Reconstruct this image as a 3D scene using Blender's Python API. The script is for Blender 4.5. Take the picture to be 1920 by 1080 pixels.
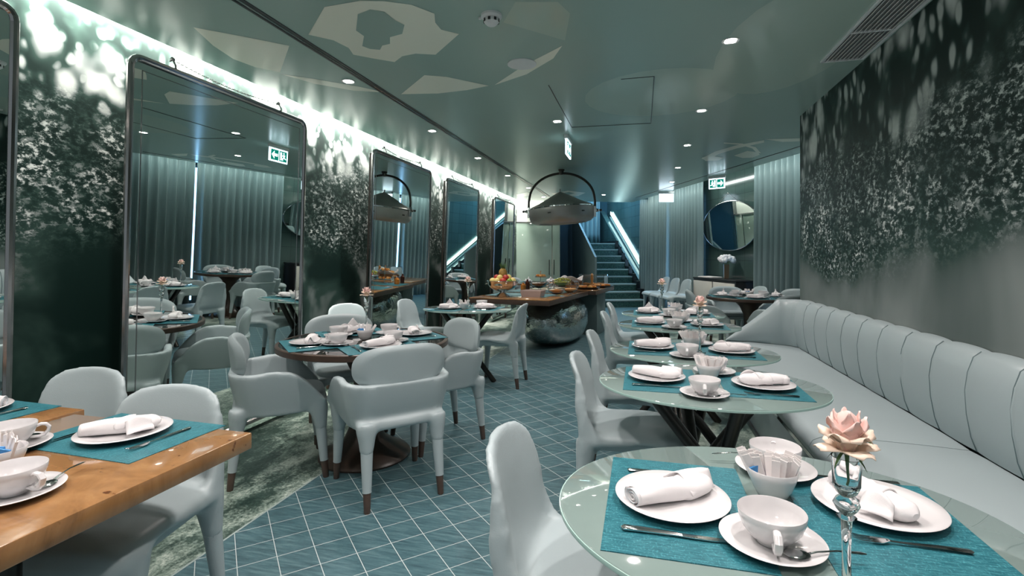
import bpy, bmesh, math, random
from mathutils import Vector, Matrix, noise
PI = math.pi
random.seed(7)
for o in list(bpy.data.objects): bpy.data.objects.remove(o)
S = bpy.context.scene
COL = S.collection
R = math.radians

# ------------------------------------------------------------------ camera, world, exposure
YAW = math.atan(243/946)
cam = bpy.data.cameras.new('camera'); co = bpy.data.objects.new('camera', cam); COL.objects.link(co)
cam.sensor_width = 36; cam.lens = 946*36/1920; cam.shift_y = -62/1920; cam.clip_start = .05
co.location = (0, 0, 1.3); co.rotation_euler = (PI/2, 0, YAW)
S.camera = co
w = bpy.data.worlds.new('world'); S.world = w; w.use_nodes = True
w.node_tree.nodes['Background'].inputs[0].default_value = (.80, .95, 1.0, 1)
w.node_tree.nodes['Background'].inputs[1].default_value = .22
S.view_settings.view_transform = 'Standard'; S.view_settings.look = 'None'
S.view_settings.gamma = 1; S.view_settings.use_curve_mapping = False
S.view_settings.exposure = 0.45

CEIL = 2.62
A2 = R(21.16)
N2 = Vector((math.cos(A2), math.sin(A2), 0)); D2 = Vector((-math.sin(A2), math.cos(A2), 0))
def fr2(q, r, z=0):                       # the angled part of the room: q across, r along
    p = N2*q + D2*r; return Vector((p.x, p.y, z))

def area(name, loc, sx, sy, rot, col, power, spread=PI):
    l = bpy.data.lights.new(name, 'AREA'); l.shape = 'RECTANGLE'; l.size = sx; l.size_y = sy
    l.color = col; l.energy = power; l.spread = spread
    o = bpy.data.objects.new(name, l); o.location = loc; o.rotation_euler = rot; COL.objects.link(o)
    return o
# light strips lying in the ceiling coves
COVE = (1.0, .97, .90)
area('cove_light_left', (-2.925, 5.3, 2.76), .04, 13.4, (0, R(30), 0), COVE, 330)
pb = fr2(2.1, 12.26, 2.78)
area('cove_light_back', pb, 1.2, .05, (R(50), 0, A2), COVE, 9)
p = fr2(4.56, 8.9, 2.80)
area('cove_light_curtain', p, .04, 7.6, (0, R(-40), A2), (.9, 1, .95), 26)
# staircase: cool light in the well
p = fr2(4.2, 14.6, 4.2)
area('stairwell_light', p, 1.4, 2.6, (0, 0, A2), (.30, .66, 1.0), 110)

# ------------------------------------------------------------------ materials
MATS = {}
def nm(name):
    m = bpy.data.materials.new(name); m.use_nodes = True
    nt = m.node_tree; b = nt.nodes['Principled BSDF']
    MATS[name] = m
    return m, nt, b
def N(nt, typ, **kw):
    n = nt.nodes.new(typ)
    for k, v in kw.items():
        if k.startswith('i_'):
            key = k[2:]; key = int(key) if key.isdigit() else key
            n.inputs[key].default_value = v
        else: setattr(n, k, v)
    return n
def L(nt, a, b): nt.links.new(a, b)
def math_(nt, op, a, b=None, clamp=False):
    n = nt.nodes.new('ShaderNodeMath'); n.operation = op; n.use_clamp = clamp
    for i, x in enumerate((a, b)):
        if x is None: continue
        if isinstance(x, (int, float)): n.inputs[i].default_value = x
        else: nt.links.new(x, n.inputs[i])
    return n.outputs[0]
def mixc(nt, f, a, b):
    n = nt.nodes.new('ShaderNodeMix'); n.data_type = 'RGBA'
    for i, x in ((0, f), (6, a), (7, b)):
        if isinstance(x, (int, float)): n.inputs[i].default_value = x
        elif isinstance(x, tuple): n.inputs[i].default_value = (*x, 1)
        else: nt.links.new(x, n.inputs[i])
    return n.outputs[2]
def ramp(nt, f, stops):
    n = nt.nodes.new('ShaderNodeValToRGB'); e = n.color_ramp.elements
    while len(e) < len(stops): e.new(.5)
    for k, (p_, c) in zip(e, stops): k.position = p_; k.color = (*c, 1)
    nt.links.new(f, n.inputs[0]); return n.outputs[0]
def smooth(nt, x, a, b):
    n = nt.nodes.new('ShaderNodeMapRange'); n.interpolation_type = 'SMOOTHSTEP'
    nt.links.new(x, n.inputs[0]); n.inputs[1].default_value = a; n.inputs[2].default_value = b
    return n.outputs[0]
def coords(nt, scale=(1, 1, 1), rot=(0, 0, 0), obj=False):
    if obj: src = nt.nodes.new('ShaderNodeTexCoord').outputs['Object']
    else: src = nt.nodes.new('ShaderNodeNewGeometry').outputs['Position']
    m = nt.nodes.new('ShaderNodeMapping'); m.inputs['Scale'].default_value = scale; m.inputs['Rotation'].default_value = rot
    nt.links.new(src, m.inputs[0]); return m.outputs[0]
def noise_(nt, vec, scale, detail=3, rough=.5, dist=0):
    n = nt.nodes.new('ShaderNodeTexNoise'); n.inputs['Scale'].default_value = scale; n.inputs['Detail'].default_value = detail
    n.inputs['Roughness'].default_value = rough; n.inputs['Distortion'].default_value = dist
    nt.links.new(vec, n.inputs['Vector']); return n.outputs[0]
def bump(nt, b, h, strength=.2, dist=.01):
    n = nt.nodes.new('ShaderNodeBump'); n.inputs['Strength'].default_value = strength; n.inputs['Distance'].default_value = dist
    nt.links.new(h, n.inputs['Height']); nt.links.new(n.outputs[0], b.inputs['Normal'])

def simple(name, col, rough=.5, metal=0, spec=None, vary=.06, scale=8, coat=0, trans=0, ior=None, bumps=0, emis=None, estr=0):
    m, nt, b = nm(name)
    v = noise_(nt, coords(nt, obj=True), scale, 3)
    lo = tuple(c*(1-vary) for c in col); hi = tuple(min(1, c*(1+vary)) for c in col)
    L(nt, mixc(nt, v, lo, hi), b.inputs['Base Color'])
    b.inputs['Roughness'].default_value = rough; b.inputs['Metallic'].default_value = metal
    if spec is not None: b.inputs['Specular IOR Level'].default_value = spec
    if coat: b.inputs['Coat Weight'].default_value = coat; b.inputs['Coat Roughness'].default_value = .05
    if trans: b.inputs['Transmission Weight'].default_value = trans
    if ior: b.inputs['IOR'].default_value = ior
    if bumps: bump(nt, b, noise_(nt, coords(nt, obj=True), bumps, 4), .15, .002)
    if emis: b.inputs['Emission Color'].default_value = (*emis, 1); b.inputs['Emission Strength'].default_value = estr
    return m
leather = simple('leather', (.385, .455, .47), .38, vary=.03, scale=3, bumps=260)
seam = simple('leather_seam', (.10, .15, .16), .6)
wood_dark = simple('dark_walnut', (.055, .035, .025), .35, vary=.3, scale=20)
tip_wood = simple('walnut_tip', (.085, .055, .042), .4, vary=.25, scale=30)
porcelain = simple('porcelain', (.68, .665, .67), .12, vary=.01, coat=.4)
linen = simple('linen', (.74, .715, .72), .85, vary=.03, scale=40, bumps=400)
linen_hem = simple('linen_hem', (.45, .55, .60), .85)
steel = simple('polished_steel', (.62, .62, .62), .12, 1, vary=.02)
chrome = simple('chrome', (.72, .72, .73), .06, 1, vary=.02)
dark_metal = simple('bronze_metal', (.045, .042, .038), .28, .7, vary=.1)
frame_metal = simple('mirror_frame_metal', (.42, .40, .40), .16, 1, vary=.05)
mirror = simple('mirror_silver', (.80, .86, .84), .0, 1, vary=0)
glass = simple('clear_glass', (1, 1, 1), .0, trans=1, ior=1.45, vary=0)
frost = simple('frosted_table_glass', (.205, .275, .258), .04, vary=.01, coat=.3, spec=.7)
frost_edge = simple('table_glass_edge', (.40, .58, .53), .08, vary=.01)
rt_glass = simple('dark_table_glass', (.035, .03, .026), .02, vary=.05, coat=1)
white_plastic = simple('white_plastic', (.72, .73, .74), .35, vary=.02)
grey_grille = simple('painted_grille', (.56, .56, .54), .5)
black = simple('black_lacquer', (.012, .012, .014), .3)
fabric_w = simple('linen_panel', (.62, .60, .54), .8, vary=.1, scale=60)
paper = simple('sachet_paper', (.80, .76, .75), .6, vary=.06, scale=60)
paper_blue = simple('blue_sachet_paper', (.06, .28, .62), .6)
gold = simple('gold_brown_ceramic', (.20, .13, .07), .3, .5)
petal_w = simple('white_petals', (.80, .78, .80), .7)
petal_pink = simple('pink_petals', (.84, .58, .53), .6, vary=.12, scale=25)
petal_peach = simple('peach_petals', (.86, .68, .55), .6, vary=.12, scale=25)
leaf_g = simple('leaf_green', (.08, .16, .05), .5)
orange_m = simple('orange_peel', (.78, .36, .10), .45, bumps=90)
apple_r = simple('apple_red', (.40, .03, .02), .3, vary=.5, scale=14)
apple_y = simple('apple_yellow', (.75, .60, .20), .35, vary=.2)
pear_g = simple('lime_green', (.20, .32, .04), .35)
grape_g = simple('green_grapes', (.38, .40, .08), .25)
pine_m = simple('pineapple_skin', (.36, .22, .05), .6, vary=.5, scale=40)
bread_m = simple('bread_crust', (.55, .26, .07), .7, vary=.3)
amber = simple('amber_juice', (.50, .17, .03), .1, vary=.1, coat=.5)
darkfood = simple('dark_compote', (.07, .02, .012), .2, vary=.5)
box_m = simple('pinkish_ceramic', (.40, .31, .28), .35)
basket_m = simple('basket_cane', (.17, .09, .04), .7, vary=.4, scale=50)
white_wall = simple('white_painted_wall', (.62, .66, .60), .45)
door_glass = simple('pale_green_lacquered_glass', (.25, .33, .28), .06, vary=.02, coat=.6)
dark_teal = simple('dark_teal_wall', (.05, .10, .12), .35)
stair_wall = simple('stair_wall_paint', (.10, .15, .15), .5)
tread_m = simple('stair_nosing_stone', (.34, .42, .41), .4)

def emit(name, col, st):
    m, nt, b = nm(name); b.inputs['Base Color'].default_value = (*col, 1)
    b.inputs['Emission Color'].default_value = (*col, 1); b.inputs['Emission Strength'].default_value = st; return m
led_warm = emit('downlight_glow', (1, .93, .84), 34)
led_cool = emit('led_cool_glow', (.72, 1, .95), 4.5)
led_cove = emit('led_cove_glow', (1, 1, .9), 5)
sign_white = emit('sign_lit_white', (.72, .88, 1), 2.6)
sign_green = emit('sign_lit_green', (.0, .20, .15), .8)
sky_blue = emit('daylight_behind_curtain', (.36, .66, 1), 4.0)

# placemat
m, nt, b = nm('woven_teal_vinyl')
v1 = noise_(nt, coords(nt, (6, 60, 1), obj=True), 5, 4, .6)
v2 = noise_(nt, coords(nt, (260, 150, 1), obj=True), 1, 1)
f = math_(nt, 'MULTIPLY', smooth(nt, v1, .38, .68), .5)
f = math_(nt, 'ADD', f, math_(nt, 'MULTIPLY', smooth(nt, v2, .55, .7), .45))
L(nt, mixc(nt, f, (.008, .10, .13), (.075, .31, .35)), b.inputs['Base Color'])
b.inputs['Roughness'].default_value = .42
bump(nt, b, v2, .4, .001)
mat_teal = m

# burl wood
m, nt, b = nm('honey_burl_wood')
c = coords(nt, (1, 2.2, 1))
n1 = noise_(nt, c, 3, 6, .6, 1.2); n2_ = noise_(nt, coords(nt, (1, 1.6, 1)), 26, 3)
col = ramp(nt, n1, [(.30, (.12, .055, .022)), (.44, (.27, .135, .052)), (.58, (.34, .175, .070)), (.75, (.42, .235, .10))])
L(nt, mixc(nt, smooth(nt, n2_, .68, .76), col, (.12, .04, .012)), b.inputs['Base Color'])
b.inputs['Roughness'].default_value = .12; b.inputs['Coat Weight'].default_value = .6; b.inputs['Coat Roughness'].default_value = .03
burl = m

# hammered steel
m, nt, b = nm('hammered_steel')
b.inputs['Base Color'].default_value = (.52, .55, .54, 1); b.inputs['Metallic'].default_value = 1; b.inputs['Roughness'].default_value = .14
bump(nt, b, noise_(nt, coords(nt, (1, 1, 1.5), obj=True), 7, 3, .55), .35, .05)
hammered = m
m, nt, b = nm('aged_lamp_steel')
r_ = noise_(nt, coords(nt, obj=True), 5, 5)
L(nt, mixc(nt, r_, (.30, .29, .28), (.46, .45, .43)), b.inputs['Base Color'])
b.inputs['Metallic'].default_value = .75; b.inputs['Roughness'].default_value = .42
lamp_metal = m

# floor tiles laid diagonally
m, nt, b = nm('teal_stone_tiles')
sep = nt.nodes.new('ShaderNodeSeparateXYZ'); L(nt, coords(nt, rot=(0, 0, R(-45))), sep.inputs[0])
P_ = .1515
def grout(ch, off):
    x = math_(nt, 'DIVIDE', math_(nt, 'ADD', ch, 60*P_-off), P_)
    fr = math_(nt, 'FRACT', x)
    d = math_(nt, 'ABSOLUTE', math_(nt, 'SUBTRACT', fr, .5))
    return math_(nt, 'GREATER_THAN', d, .5-.0016/P_)
g = math_(nt, 'MAXIMUM', grout(sep.outputs[0], .538), grout(sep.outputs[1], 2.388))
st = noise_(nt, coords(nt, (3, 26, 1), (0, 0, R(-45))), 2.2, 5, .65)
big = noise_(nt, coords(nt), 1.4, 3)
tc = ramp(nt, st, [(.30, (.034, .075, .092)), (.5, (.068, .145, .165)), (.7, (.13, .235, .25))])
tc = mixc(nt, math_(nt, 'MULTIPLY', big, .35), tc, (.05, .10, .12))
L(nt, mixc(nt, g, tc, (.50, .56, .55)), b.inputs['Base Color'])
b.inputs['Roughness'].default_value = .33
bump(nt, b, math_(nt, 'SUBTRACT', st, math_(nt, 'MULTIPLY', g, .5)), .12, .003)
tiles = m
# printed sea floor
m, nt, b = nm('printed_sea_floor')
n1 = noise_(nt, coords(nt, (1, .55, 1), (0, 0, R(35))), 1.7, 3, .5, .6)
n2_ = noise_(nt, coords(nt, (1, .6, 1), (0, 0, R(35))), 9, 7, .7, .4)
n3 = noise_(nt, coords(nt), 60, 4, .7)
f = math_(nt, 'ADD', math_(nt, 'MULTIPLY', n1, .46), math_(nt, 'ADD', math_(nt, 'MULTIPLY', n2_, .34), math_(nt, 'MULTIPLY', n3, .22)))
L(nt, ramp(nt, f, [(.42, (.012, .030, .024)), (.48, (.05, .085, .07)), (.525, (.21, .285, .24)), (.59, (.58, .66, .58))]), b.inputs['Base Color'])
b.inputs['Roughness'].default_value = .3
sea = m

# ceiling paints
m, nt, b = nm('ceiling_sea_green')
v = noise_(nt, coords(nt), .5, 3)
L(nt, mixc(nt, v, (.33, .455, .415), (.365, .495, .45)), b.inputs['Base Color'])
b.inputs['Roughness'].default_value = .24; b.inputs['Specular IOR Level'].default_value = .4
ceil_m = m
m, nt, b = nm('ceiling_pale_print')
v = noise_(nt, coords(nt), .5, 3)
L(nt, mixc(nt, v, (.88, .90, .78), (.90, .92, .80)), b.inputs['Base Color'])
b.inputs['Roughness'].default_value = .2
ceil_pale = m
m, nt, b = nm('ceiling_mid_print_and_reflection')
v = noise_(nt, coords(nt), .5, 3)
L(nt, mixc(nt, v, (.42, .54, .475), (.45, .57, .50)), b.inputs['Base Color'])
b.inputs['Roughness'].default_value = .12
ceil_mid = m

# water murals on the two long walls
def mural(name, lo_grey, streak, smoke_lo=.36, smoke_hi=.70, smoke_base=0.0, srot=-38, sz=1.0):
    m, nt, b = nm(name)
    pos = nt.nodes.new('ShaderNodeNewGeometry').outputs['Position']
    sp = nt.nodes.new('ShaderNodeSeparateXYZ'); L(nt, pos, sp.inputs[0])
    z = sp.outputs[2]
    warp = noise_(nt, coords(nt), .9, 3)
    zz = math_(nt, 'ADD', z, math_(nt, 'MULTIPLY', math_(nt, 'SUBTRACT', warp, .5), .9))
    def vor(vec, scale, sm):
        n = nt.nodes.new('ShaderNodeTexVoronoi'); n.feature = 'SMOOTH_F1'; n.inputs['Scale'].default_value = scale
        n.inputs['Smoothness'].default_value = sm; n.inputs['Randomness'].default_value = 1
        L(nt, vec, n.inputs['Vector']); return n.outputs['Distance']
    def warped(vec, sc, amt):
        n = nt.nodes.new('ShaderNodeTexNoise'); n.inputs['Scale'].default_value = sc; n.inputs['Detail'].default_value = 3
        L(nt, vec, n.inputs['Vector'])
        a = nt.nodes.new('ShaderNodeVectorMath'); a.operation = 'SCALE'; a.inputs['Scale'].default_value = amt; L(nt, n.outputs[1], a.inputs[0])
        c_ = nt.nodes.new('ShaderNodeVectorMath'); L(nt, vec, c_.inputs[0]); L(nt, a.outputs[0], c_.inputs[1]); return c_.outputs[0]
    # large soft drops near the top
    big1 = smooth(nt, vor(warped(coords(nt, (1, 1, streak)), 3, .25), 5.5, .6), .60, .22)
    gate = smooth(nt, noise_(nt, coords(nt), 2.2, 3), .30, .56)
    big2 = smooth(nt, vor(warped(coords(nt, (1, 1, streak)), 4, .12), 13, .35), .55, .22)
    topv = math_(nt, 'MAXIMUM', math_(nt, 'MULTIPLY', big1, gate), math_(nt, 'MULTIPLY', big2, math_(nt, 'MULTIPLY', gate, .8)))
    # fine ripples in the middle
    fc = warped(coords(nt, (1, 1, 1.5), (R(-12), 0, 0)), 6, .05)
    fine = smooth(nt, noise_(nt, fc, 23, 8, .72), .46, .63)
    fine = math_(nt, 'MULTIPLY', fine, math_(nt, 'ADD', .35, smooth(nt, noise_(nt, coords(nt), 5, 3), .35, .6)))
    mid = math_(nt, 'MAXIMUM', math_(nt, 'MULTIPLY', fine, .8), math_(nt, 'MULTIPLY', smooth(nt, noise_(nt, fc, 12, 6, .65), .48, .66), .5))
    # smoke below
    sm = smooth(nt, noise_(nt, coords(nt, (1, .9, sz), (R(srot), 0, 0)), 1.6, 4, .45, .5), smoke_lo, smoke_hi)
    sm = math_(nt, 'ADD', math_(nt, 'MULTIPLY', sm, lo_grey), math_(nt, 'MULTIPLY', smooth(nt, zz, 1.55, 1.0), smoke_base))
    wt = smooth(nt, zz, 1.85, 2.25); wb = smooth(nt, zz, 1.52, 1.15)
    val = nt.nodes.new('ShaderNodeMix'); val.data_type = 'FLOAT'; L(nt, wt, val.inputs[0]); L(nt, mid, val.inputs[2]); L(nt, topv, val.inputs[3])
    v2 = nt.nodes.new('ShaderNodeMix'); v2.data_type = 'FLOAT'; L(nt, wb, v2.inputs[0]); L(nt, val.outputs[0], v2.inputs[2]); L(nt, sm, v2.inputs[3])
    c_ = ramp(nt, v2.outputs[0], [(0, (.004, .017, .014)), (.25, (.026, .056, .047)), (.5, (.19, .22, .215)), (1, (.66, .70, .67))])
    L(nt, c_, b.inputs['Base Color']); b.inputs['Roughness'].default_value = .45; b.inputs['Specular IOR Level'].default_value = .2
    return m
mural_l = mural('water_mural_left', .70, .8, .44, .76)
mural_r = mural('water_mural_right', .24, .5, .30, .75, .33, 0, .45)

# curtain cloth
m, nt, b = nm('curtain_cloth')
v = noise_(nt, coords(nt, (1, 1, .1)), 12, 3)
L(nt, mixc(nt, v, (.19, .265, .275), (.24, .325, .335)), b.inputs['Base Color'])
b.inputs['Roughness'].default_value = .5; b.inputs['Sheen Weight'].default_value = .3
curtain_m = m
# glazed tile wall by the round mirror
m, nt, b = nm('dark_glazed_tiles')
br = nt.nodes.new('ShaderNodeTexBrick')
mp = nt.nodes.new('ShaderNodeMapping'); mp.inputs['Rotation'].default_value = (0, 0, -A2-PI/2)
L(nt, nt.nodes.new('ShaderNodeNewGeometry').outputs['Position'], mp.inputs[0])
sp = nt.nodes.new('ShaderNodeSeparateXYZ'); L(nt, mp.outputs[0], sp.inputs[0])
cb = nt.nodes.new('ShaderNodeCombineXYZ'); L(nt, sp.outputs[0], cb.inputs[0]); L(nt, sp.outputs[2], cb.inputs[1])
L(nt, cb.outputs[0], br.inputs['Vector'])
br.offset = 0; br.inputs['Scale'].default_value = 1; br.inputs['Brick Width'].default_value = .3; br.inputs['Row Height'].default_value = .3; br.inputs['Mortar Size'].default_value = .004
br.inputs['Color1'].default_value = (.055, .095, .088, 1); br.inputs['Color2'].default_value = (.068, .112, .102, 1); br.inputs['Mortar'].default_value = (.03, .05, .05, 1)
L(nt, br.outputs[0], b.inputs['Base Color']); b.inputs['Roughness'].default_value = .12
tile_wall = m
m, nt, b = nm('stair_riser_stone')
v = noise_(nt, coords(nt), 30, 4, .7)
L(nt, ramp(nt, v, [(.4, (.012, .045, .045)), (.62, (.05, .13, .11))]), b.inputs['Base Color']); b.inputs['Roughness'].default_value = .4
riser_m = m

# ------------------------------------------------------------------ mesh tools
class MB:
    def __init__(s): s.v = []; s.f = []; s.mi = []; s.cur = 0
    def add(s, vs, fs):
        o = len(s.v); s.v += [tuple(x) for x in vs]; s.f += [tuple(i+o for i in f) for f in fs]; s.mi += [s.cur]*len(fs); return s
    def box(s, c, d, mat=None):
        x, y, z = (k/2 for k in d)
        vs = [Vector((a, b_, c_)) for a in (-x, x) for b_ in (-y, y) for c_ in (-z, z)]
        if mat is not None: vs = [mat @ p_ for p_ in vs]
        c = Vector(c)
        return s.add([p_+c for p_ in vs], [(0, 1, 3, 2), (4, 6, 7, 5), (0, 4, 5, 1), (2, 3, 7, 6), (0, 2, 6, 4), (1, 5, 7, 3)])
    def bx(s, x0, x1, y0, y1, z0, z1):
        return s.box(((x0+x1)/2, (y0+y1)/2, (z0+z1)/2), (x1-x0, y1-y0, z1-z0))
    def poly(s, pts, t=None):                      # flat polygon, optionally extruded by vector t
        n = len(pts)
        if t is None: return s.add(pts, [tuple(range(n))])
        t = Vector(t); a = [Vector(p_) for p_ in pts]
        return s.add(a+[p_+t for p_ in a], [tuple(range(n)), tuple(range(2*n-1, n-1, -1))]+[(i, (i+1) % n, n+(i+1) % n, n+i)[::-1] for i in range(n)])
    def grid(s, fn, nu, nv, cu=False, cv=False):
        vs = [fn(i/(nu if cu else nu-1), j/(nv if cv else nv-1)) for i in range(nu) for j in range(nv)]
        fs = []
        for i in range(nu if cu else nu-1):
            for j in range(nv if cv else nv-1):
                fs.append((i*nv+j, ((i+1) % nu)*nv+j, ((i+1) % nu)*nv+(j+1) % nv, i*nv+(j+1) % nv))
        return s.add(vs, fs)
    def lathe(s, prof, n=32, c=(0, 0, 0), sx=1, sy=1):
        c = Vector(c); vs = []; fs = []; m_ = len(prof)
        for i in range(n):
            a = 2*PI*i/n
            for r, z in prof: vs.append((c.x+r*math.cos(a)*sx, c.y+r*math.sin(a)*sy, c.z+z))
        for i in range(n):
            for j in range(m_-1):
                fs.append((i*m_+j, ((i+1) % n)*m_+j, ((i+1) % n)*m_+j+1, i*m_+j+1))
        s.add(vs, fs)
        for j in (0, m_-1):
            if prof[j][0] > 1e-6 and not (abs(prof[0][0]-prof[-1][0]) < 1e-9 and abs(prof[0][1]-prof[-1][1]) < 1e-9):
                s.add([vs[i*m_+j] for i in range(n)], [tuple(range(n)) if j else tuple(range(n-1, -1, -1))])
        return s
    def tube(s, pts, rad, n=12, cap=True, flat=1, up=None):
        pts = [Vector(p_) for p_ in pts]; rs = rad if isinstance(rad, (list, tuple)) else [rad]*len(pts)
        vs = []; prev = None
        for i, p_ in enumerate(pts):
            t = (pts[min(i+1, len(pts)-1)]-pts[max(i-1, 0)]).normalized()
            if prev is None:
                u = Vector(up) if up else (Vector((0, 0, 1)) if abs(t.z) < .9 else Vector((1, 0, 0)))
            else: u = prev
            u = (u-t*u.dot(t)).normalized(); prev = u; v_ = t.cross(u)
            for k in range(n):
                a = 2*PI*k/n; vs.append(p_+(u*math.cos(a)*flat+v_*math.sin(a))*rs[i])
        fs = []
        for i in range(len(pts)-1):
            for k in range(n): fs.append((i*n+k, i*n+(k+1) % n, (i+1)*n+(k+1) % n, (i+1)*n+k))
        if cap: fs.append(tuple(range(n-1, -1, -1))); fs.append(tuple(range((len(pts)-1)*n, len(pts)*n)))
        return s.add(vs, fs)
    def ball(s, c, r, n=12, m_=8, sc=(1, 1, 1)):
        c = Vector(c)
        pr = [(math.sin(PI*j/m_), -math.cos(PI*j/m_)) for j in range(m_+1)]
        vs = []; fs = []
        vs.append(c+Vector((0, 0, -r*sc[2])))
        for j in range(1, m_):
            for i in range(n):
                a = 2*PI*i/n; vs.append(c+Vector((r*sc[0]*pr[j][0]*math.cos(a), r*sc[1]*pr[j][0]*math.sin(a), r*sc[2]*pr[j][1])))
        vs.append(c+Vector((0, 0, r*sc[2])))
        for i in range(n): fs.append((0, 1+(i+1) % n, 1+i)); fs.append((len(vs)-1, 1+(m_-2)*n+i, 1+(m_-2)*n+(i+1) % n))
        for j in range(m_-2):
            for i in range(n): fs.append((1+j*n+i, 1+j*n+(i+1) % n, 1+(j+1)*n+(i+1) % n, 1+(j+1)*n+i))
        return s.add(vs, fs)
    def xf(s, mat, start=0):
        for i in range(start, len(s.v)): s.v[i] = tuple(mat @ Vector(s.v[i]))
        return s
    def mesh(s, name, mats, smooth_=True, ang=35, fix=True, weld=False):
        me = bpy.data.meshes.new(name); me.from_pydata(s.v, [], s.f)
        for m_ in (mats if isinstance(mats, (list, tuple)) else [mats]): me.materials.append(m_)
        me.polygons.foreach_set('material_index', s.mi)
        if fix or weld:
            bm = bmesh.new(); bm.from_mesh(me)
            if weld: bmesh.ops.remove_doubles(bm, verts=bm.verts, dist=weld)
            if fix: bmesh.ops.recalc_face_normals(bm, faces=bm.faces)
            bm.to_mesh(me); bm.free()
        if smooth_:
            me.polygons.foreach_set('use_smooth', [True]*len(me.polygons))
            me.set_sharp_from_angle(angle=R(ang))
        me.update(); return me
    def build(s, name, mats, parent=None, bevel=0, seg=2, **kw):
        me = s.mesh(name, mats, **kw)
        if bevel:
            bm = bmesh.new(); bm.from_mesh(me)
            ed = [e for e in bm.edges if len(e.link_faces) == 2 and e.calc_face_angle(0) > R(40)]
            bmesh.ops.bevel(bm, geom=ed, offset=bevel, segments=seg, profile=.5, affect='EDGES', clamp_overlap=True)
            bm.to_mesh(me); bm.free()
            me.polygons.foreach_set('use_smooth', [True]*len(me.polygons)); me.set_sharp_from_angle(angle=R(30))
        return link(name, me, parent)
def link(name, me, parent=None):
    o = bpy.data.objects.new(name, me); COL.objects.link(o)
    if parent: o.parent = parent
    return o
def thing(name, loc=(0, 0, 0), rz=0):
    o = bpy.data.objects.new(name, None); COL.objects.link(o); o.location = loc; o.rotation_euler = (0, 0, rz)
    o.empty_display_size = .1; return o
def tag(o, label, cat, group=None, kind=None):
    o['label'] = label; o['category'] = cat
    if group: o['group'] = group
    if kind: o['kind'] = kind
    return o
def struct(o): o['kind'] = 'structure'; return o
def copy_tree(o, parent=None):
    c = o.copy(); COL.objects.link(c)
    if parent: c.parent = parent
    for ch in list(o.children): copy_tree(ch, c)
    return c
_used = {}
def place(proto, loc, rz, label, group=None, scale=None, rot=None):
    if proto.name not in _used: _used[proto.name] = 1; o = proto
    else: o = copy_tree(proto)
    o.location = loc; o.rotation_euler = rot if rot else (0, 0, rz)
    if scale: o.scale = (scale,)*3 if isinstance(scale, (int, float)) else scale
    o['label'] = label
    if group: o['group'] = group
    return o
def fuse(mb, mat, voxel=.012, it=10, name='shell'):
    """weld overlapping closed volumes into one smooth skin"""
    me = mb.mesh(name+'_raw', mat); o = link(name+'_raw', me)
    r = o.modifiers.new('r', 'REMESH'); r.mode = 'VOXEL'; r.voxel_size = voxel
    s_ = o.modifiers.new('s', 'SMOOTH'); s_.factor = .5; s_.iterations = it
    dg = bpy.context.evaluated_depsgraph_get(); dg.update()
    out = bpy.data.meshes.new_from_object(o.evaluated_get(dg)); out.name = name
    bpy.data.objects.remove(o)
    out.materials.clear(); out.materials.append(mat)
    out.polygons.foreach_set('use_smooth', [True]*len(out.polygons)); out.update()
    return out
def lerp_tab(tab, x):
    for (a, b_) in zip(tab, tab[1:]):
        if x <= b_[0]:
            t = (x-a[0])/(b_[0]-a[0]); t = max(0, t)
            return [p_+(q-p_)*t for p_, q in zip(a[1:], b_[1:])]
    return list(tab[-1][1:])

# ------------------------------------------------------------------ room shell
YB, WL, WR = -1.6, -3.02, 1.46
mb = MB()
mb.add([(-1.84, YB, 0), (.33, YB, 0), (.33, 9.2, 0), (-1.84, 13.5, 0)], [(0, 1, 2, 3)])
mb.add([(.33, 9.2, 0), (3.9, 9.2, 0), (3.9, 13.5, 0), (-1.84, 13.5, 0)], [(0, 1, 2, 3)])
mb.add([(-1.84, 13.5, 0), (3.9, 13.5, 0), (3.9, 18, 0), (-3.3, 18, 0), (-3.3, 13.5, 0)], [(0, 1, 2, 3, 4)])
mb.cur = 1
mb.add([(-3.3, YB, 0), (-1.84, YB, 0), (-1.84, 13.5, 0), (-3.3, 13.5, 0)], [(0, 1, 2, 3)])
mb.add([(.33, YB, 0), (3.9, YB, 0), (3.9, 9.2, 0), (.33, 9.2, 0)], [(0, 1, 2, 3)])
mb.cur = 0
struct(mb.build('floor', [tiles, sea], smooth_=False, fix=False))
struct(MB().bx(-1.848, -1.838, YB, 12.4, -.01, .0012).build('trim_1', tread_m, smooth_=False))

q_edge, r_edge = 4.485, 12.2
def xq(q, y): return (q-math.sin(A2)*y)/math.cos(A2)        # x on the line q at a given y
def yr(r, x): return (r+math.sin(A2)*x)/math.cos(A2)
yl = yr(r_edge, -2.89); pc = fr2(q_edge, r_edge)
outline = [(-2.89, YB), (WR, YB), (WR, 5.2), (xq(q_edge, 5.2), 5.2), (pc.x, pc.y), (-2.89, yl)]
mb = MB(); mb.poly([(x, y, CEIL) for x, y in outline], (0, 0, .1))
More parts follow.
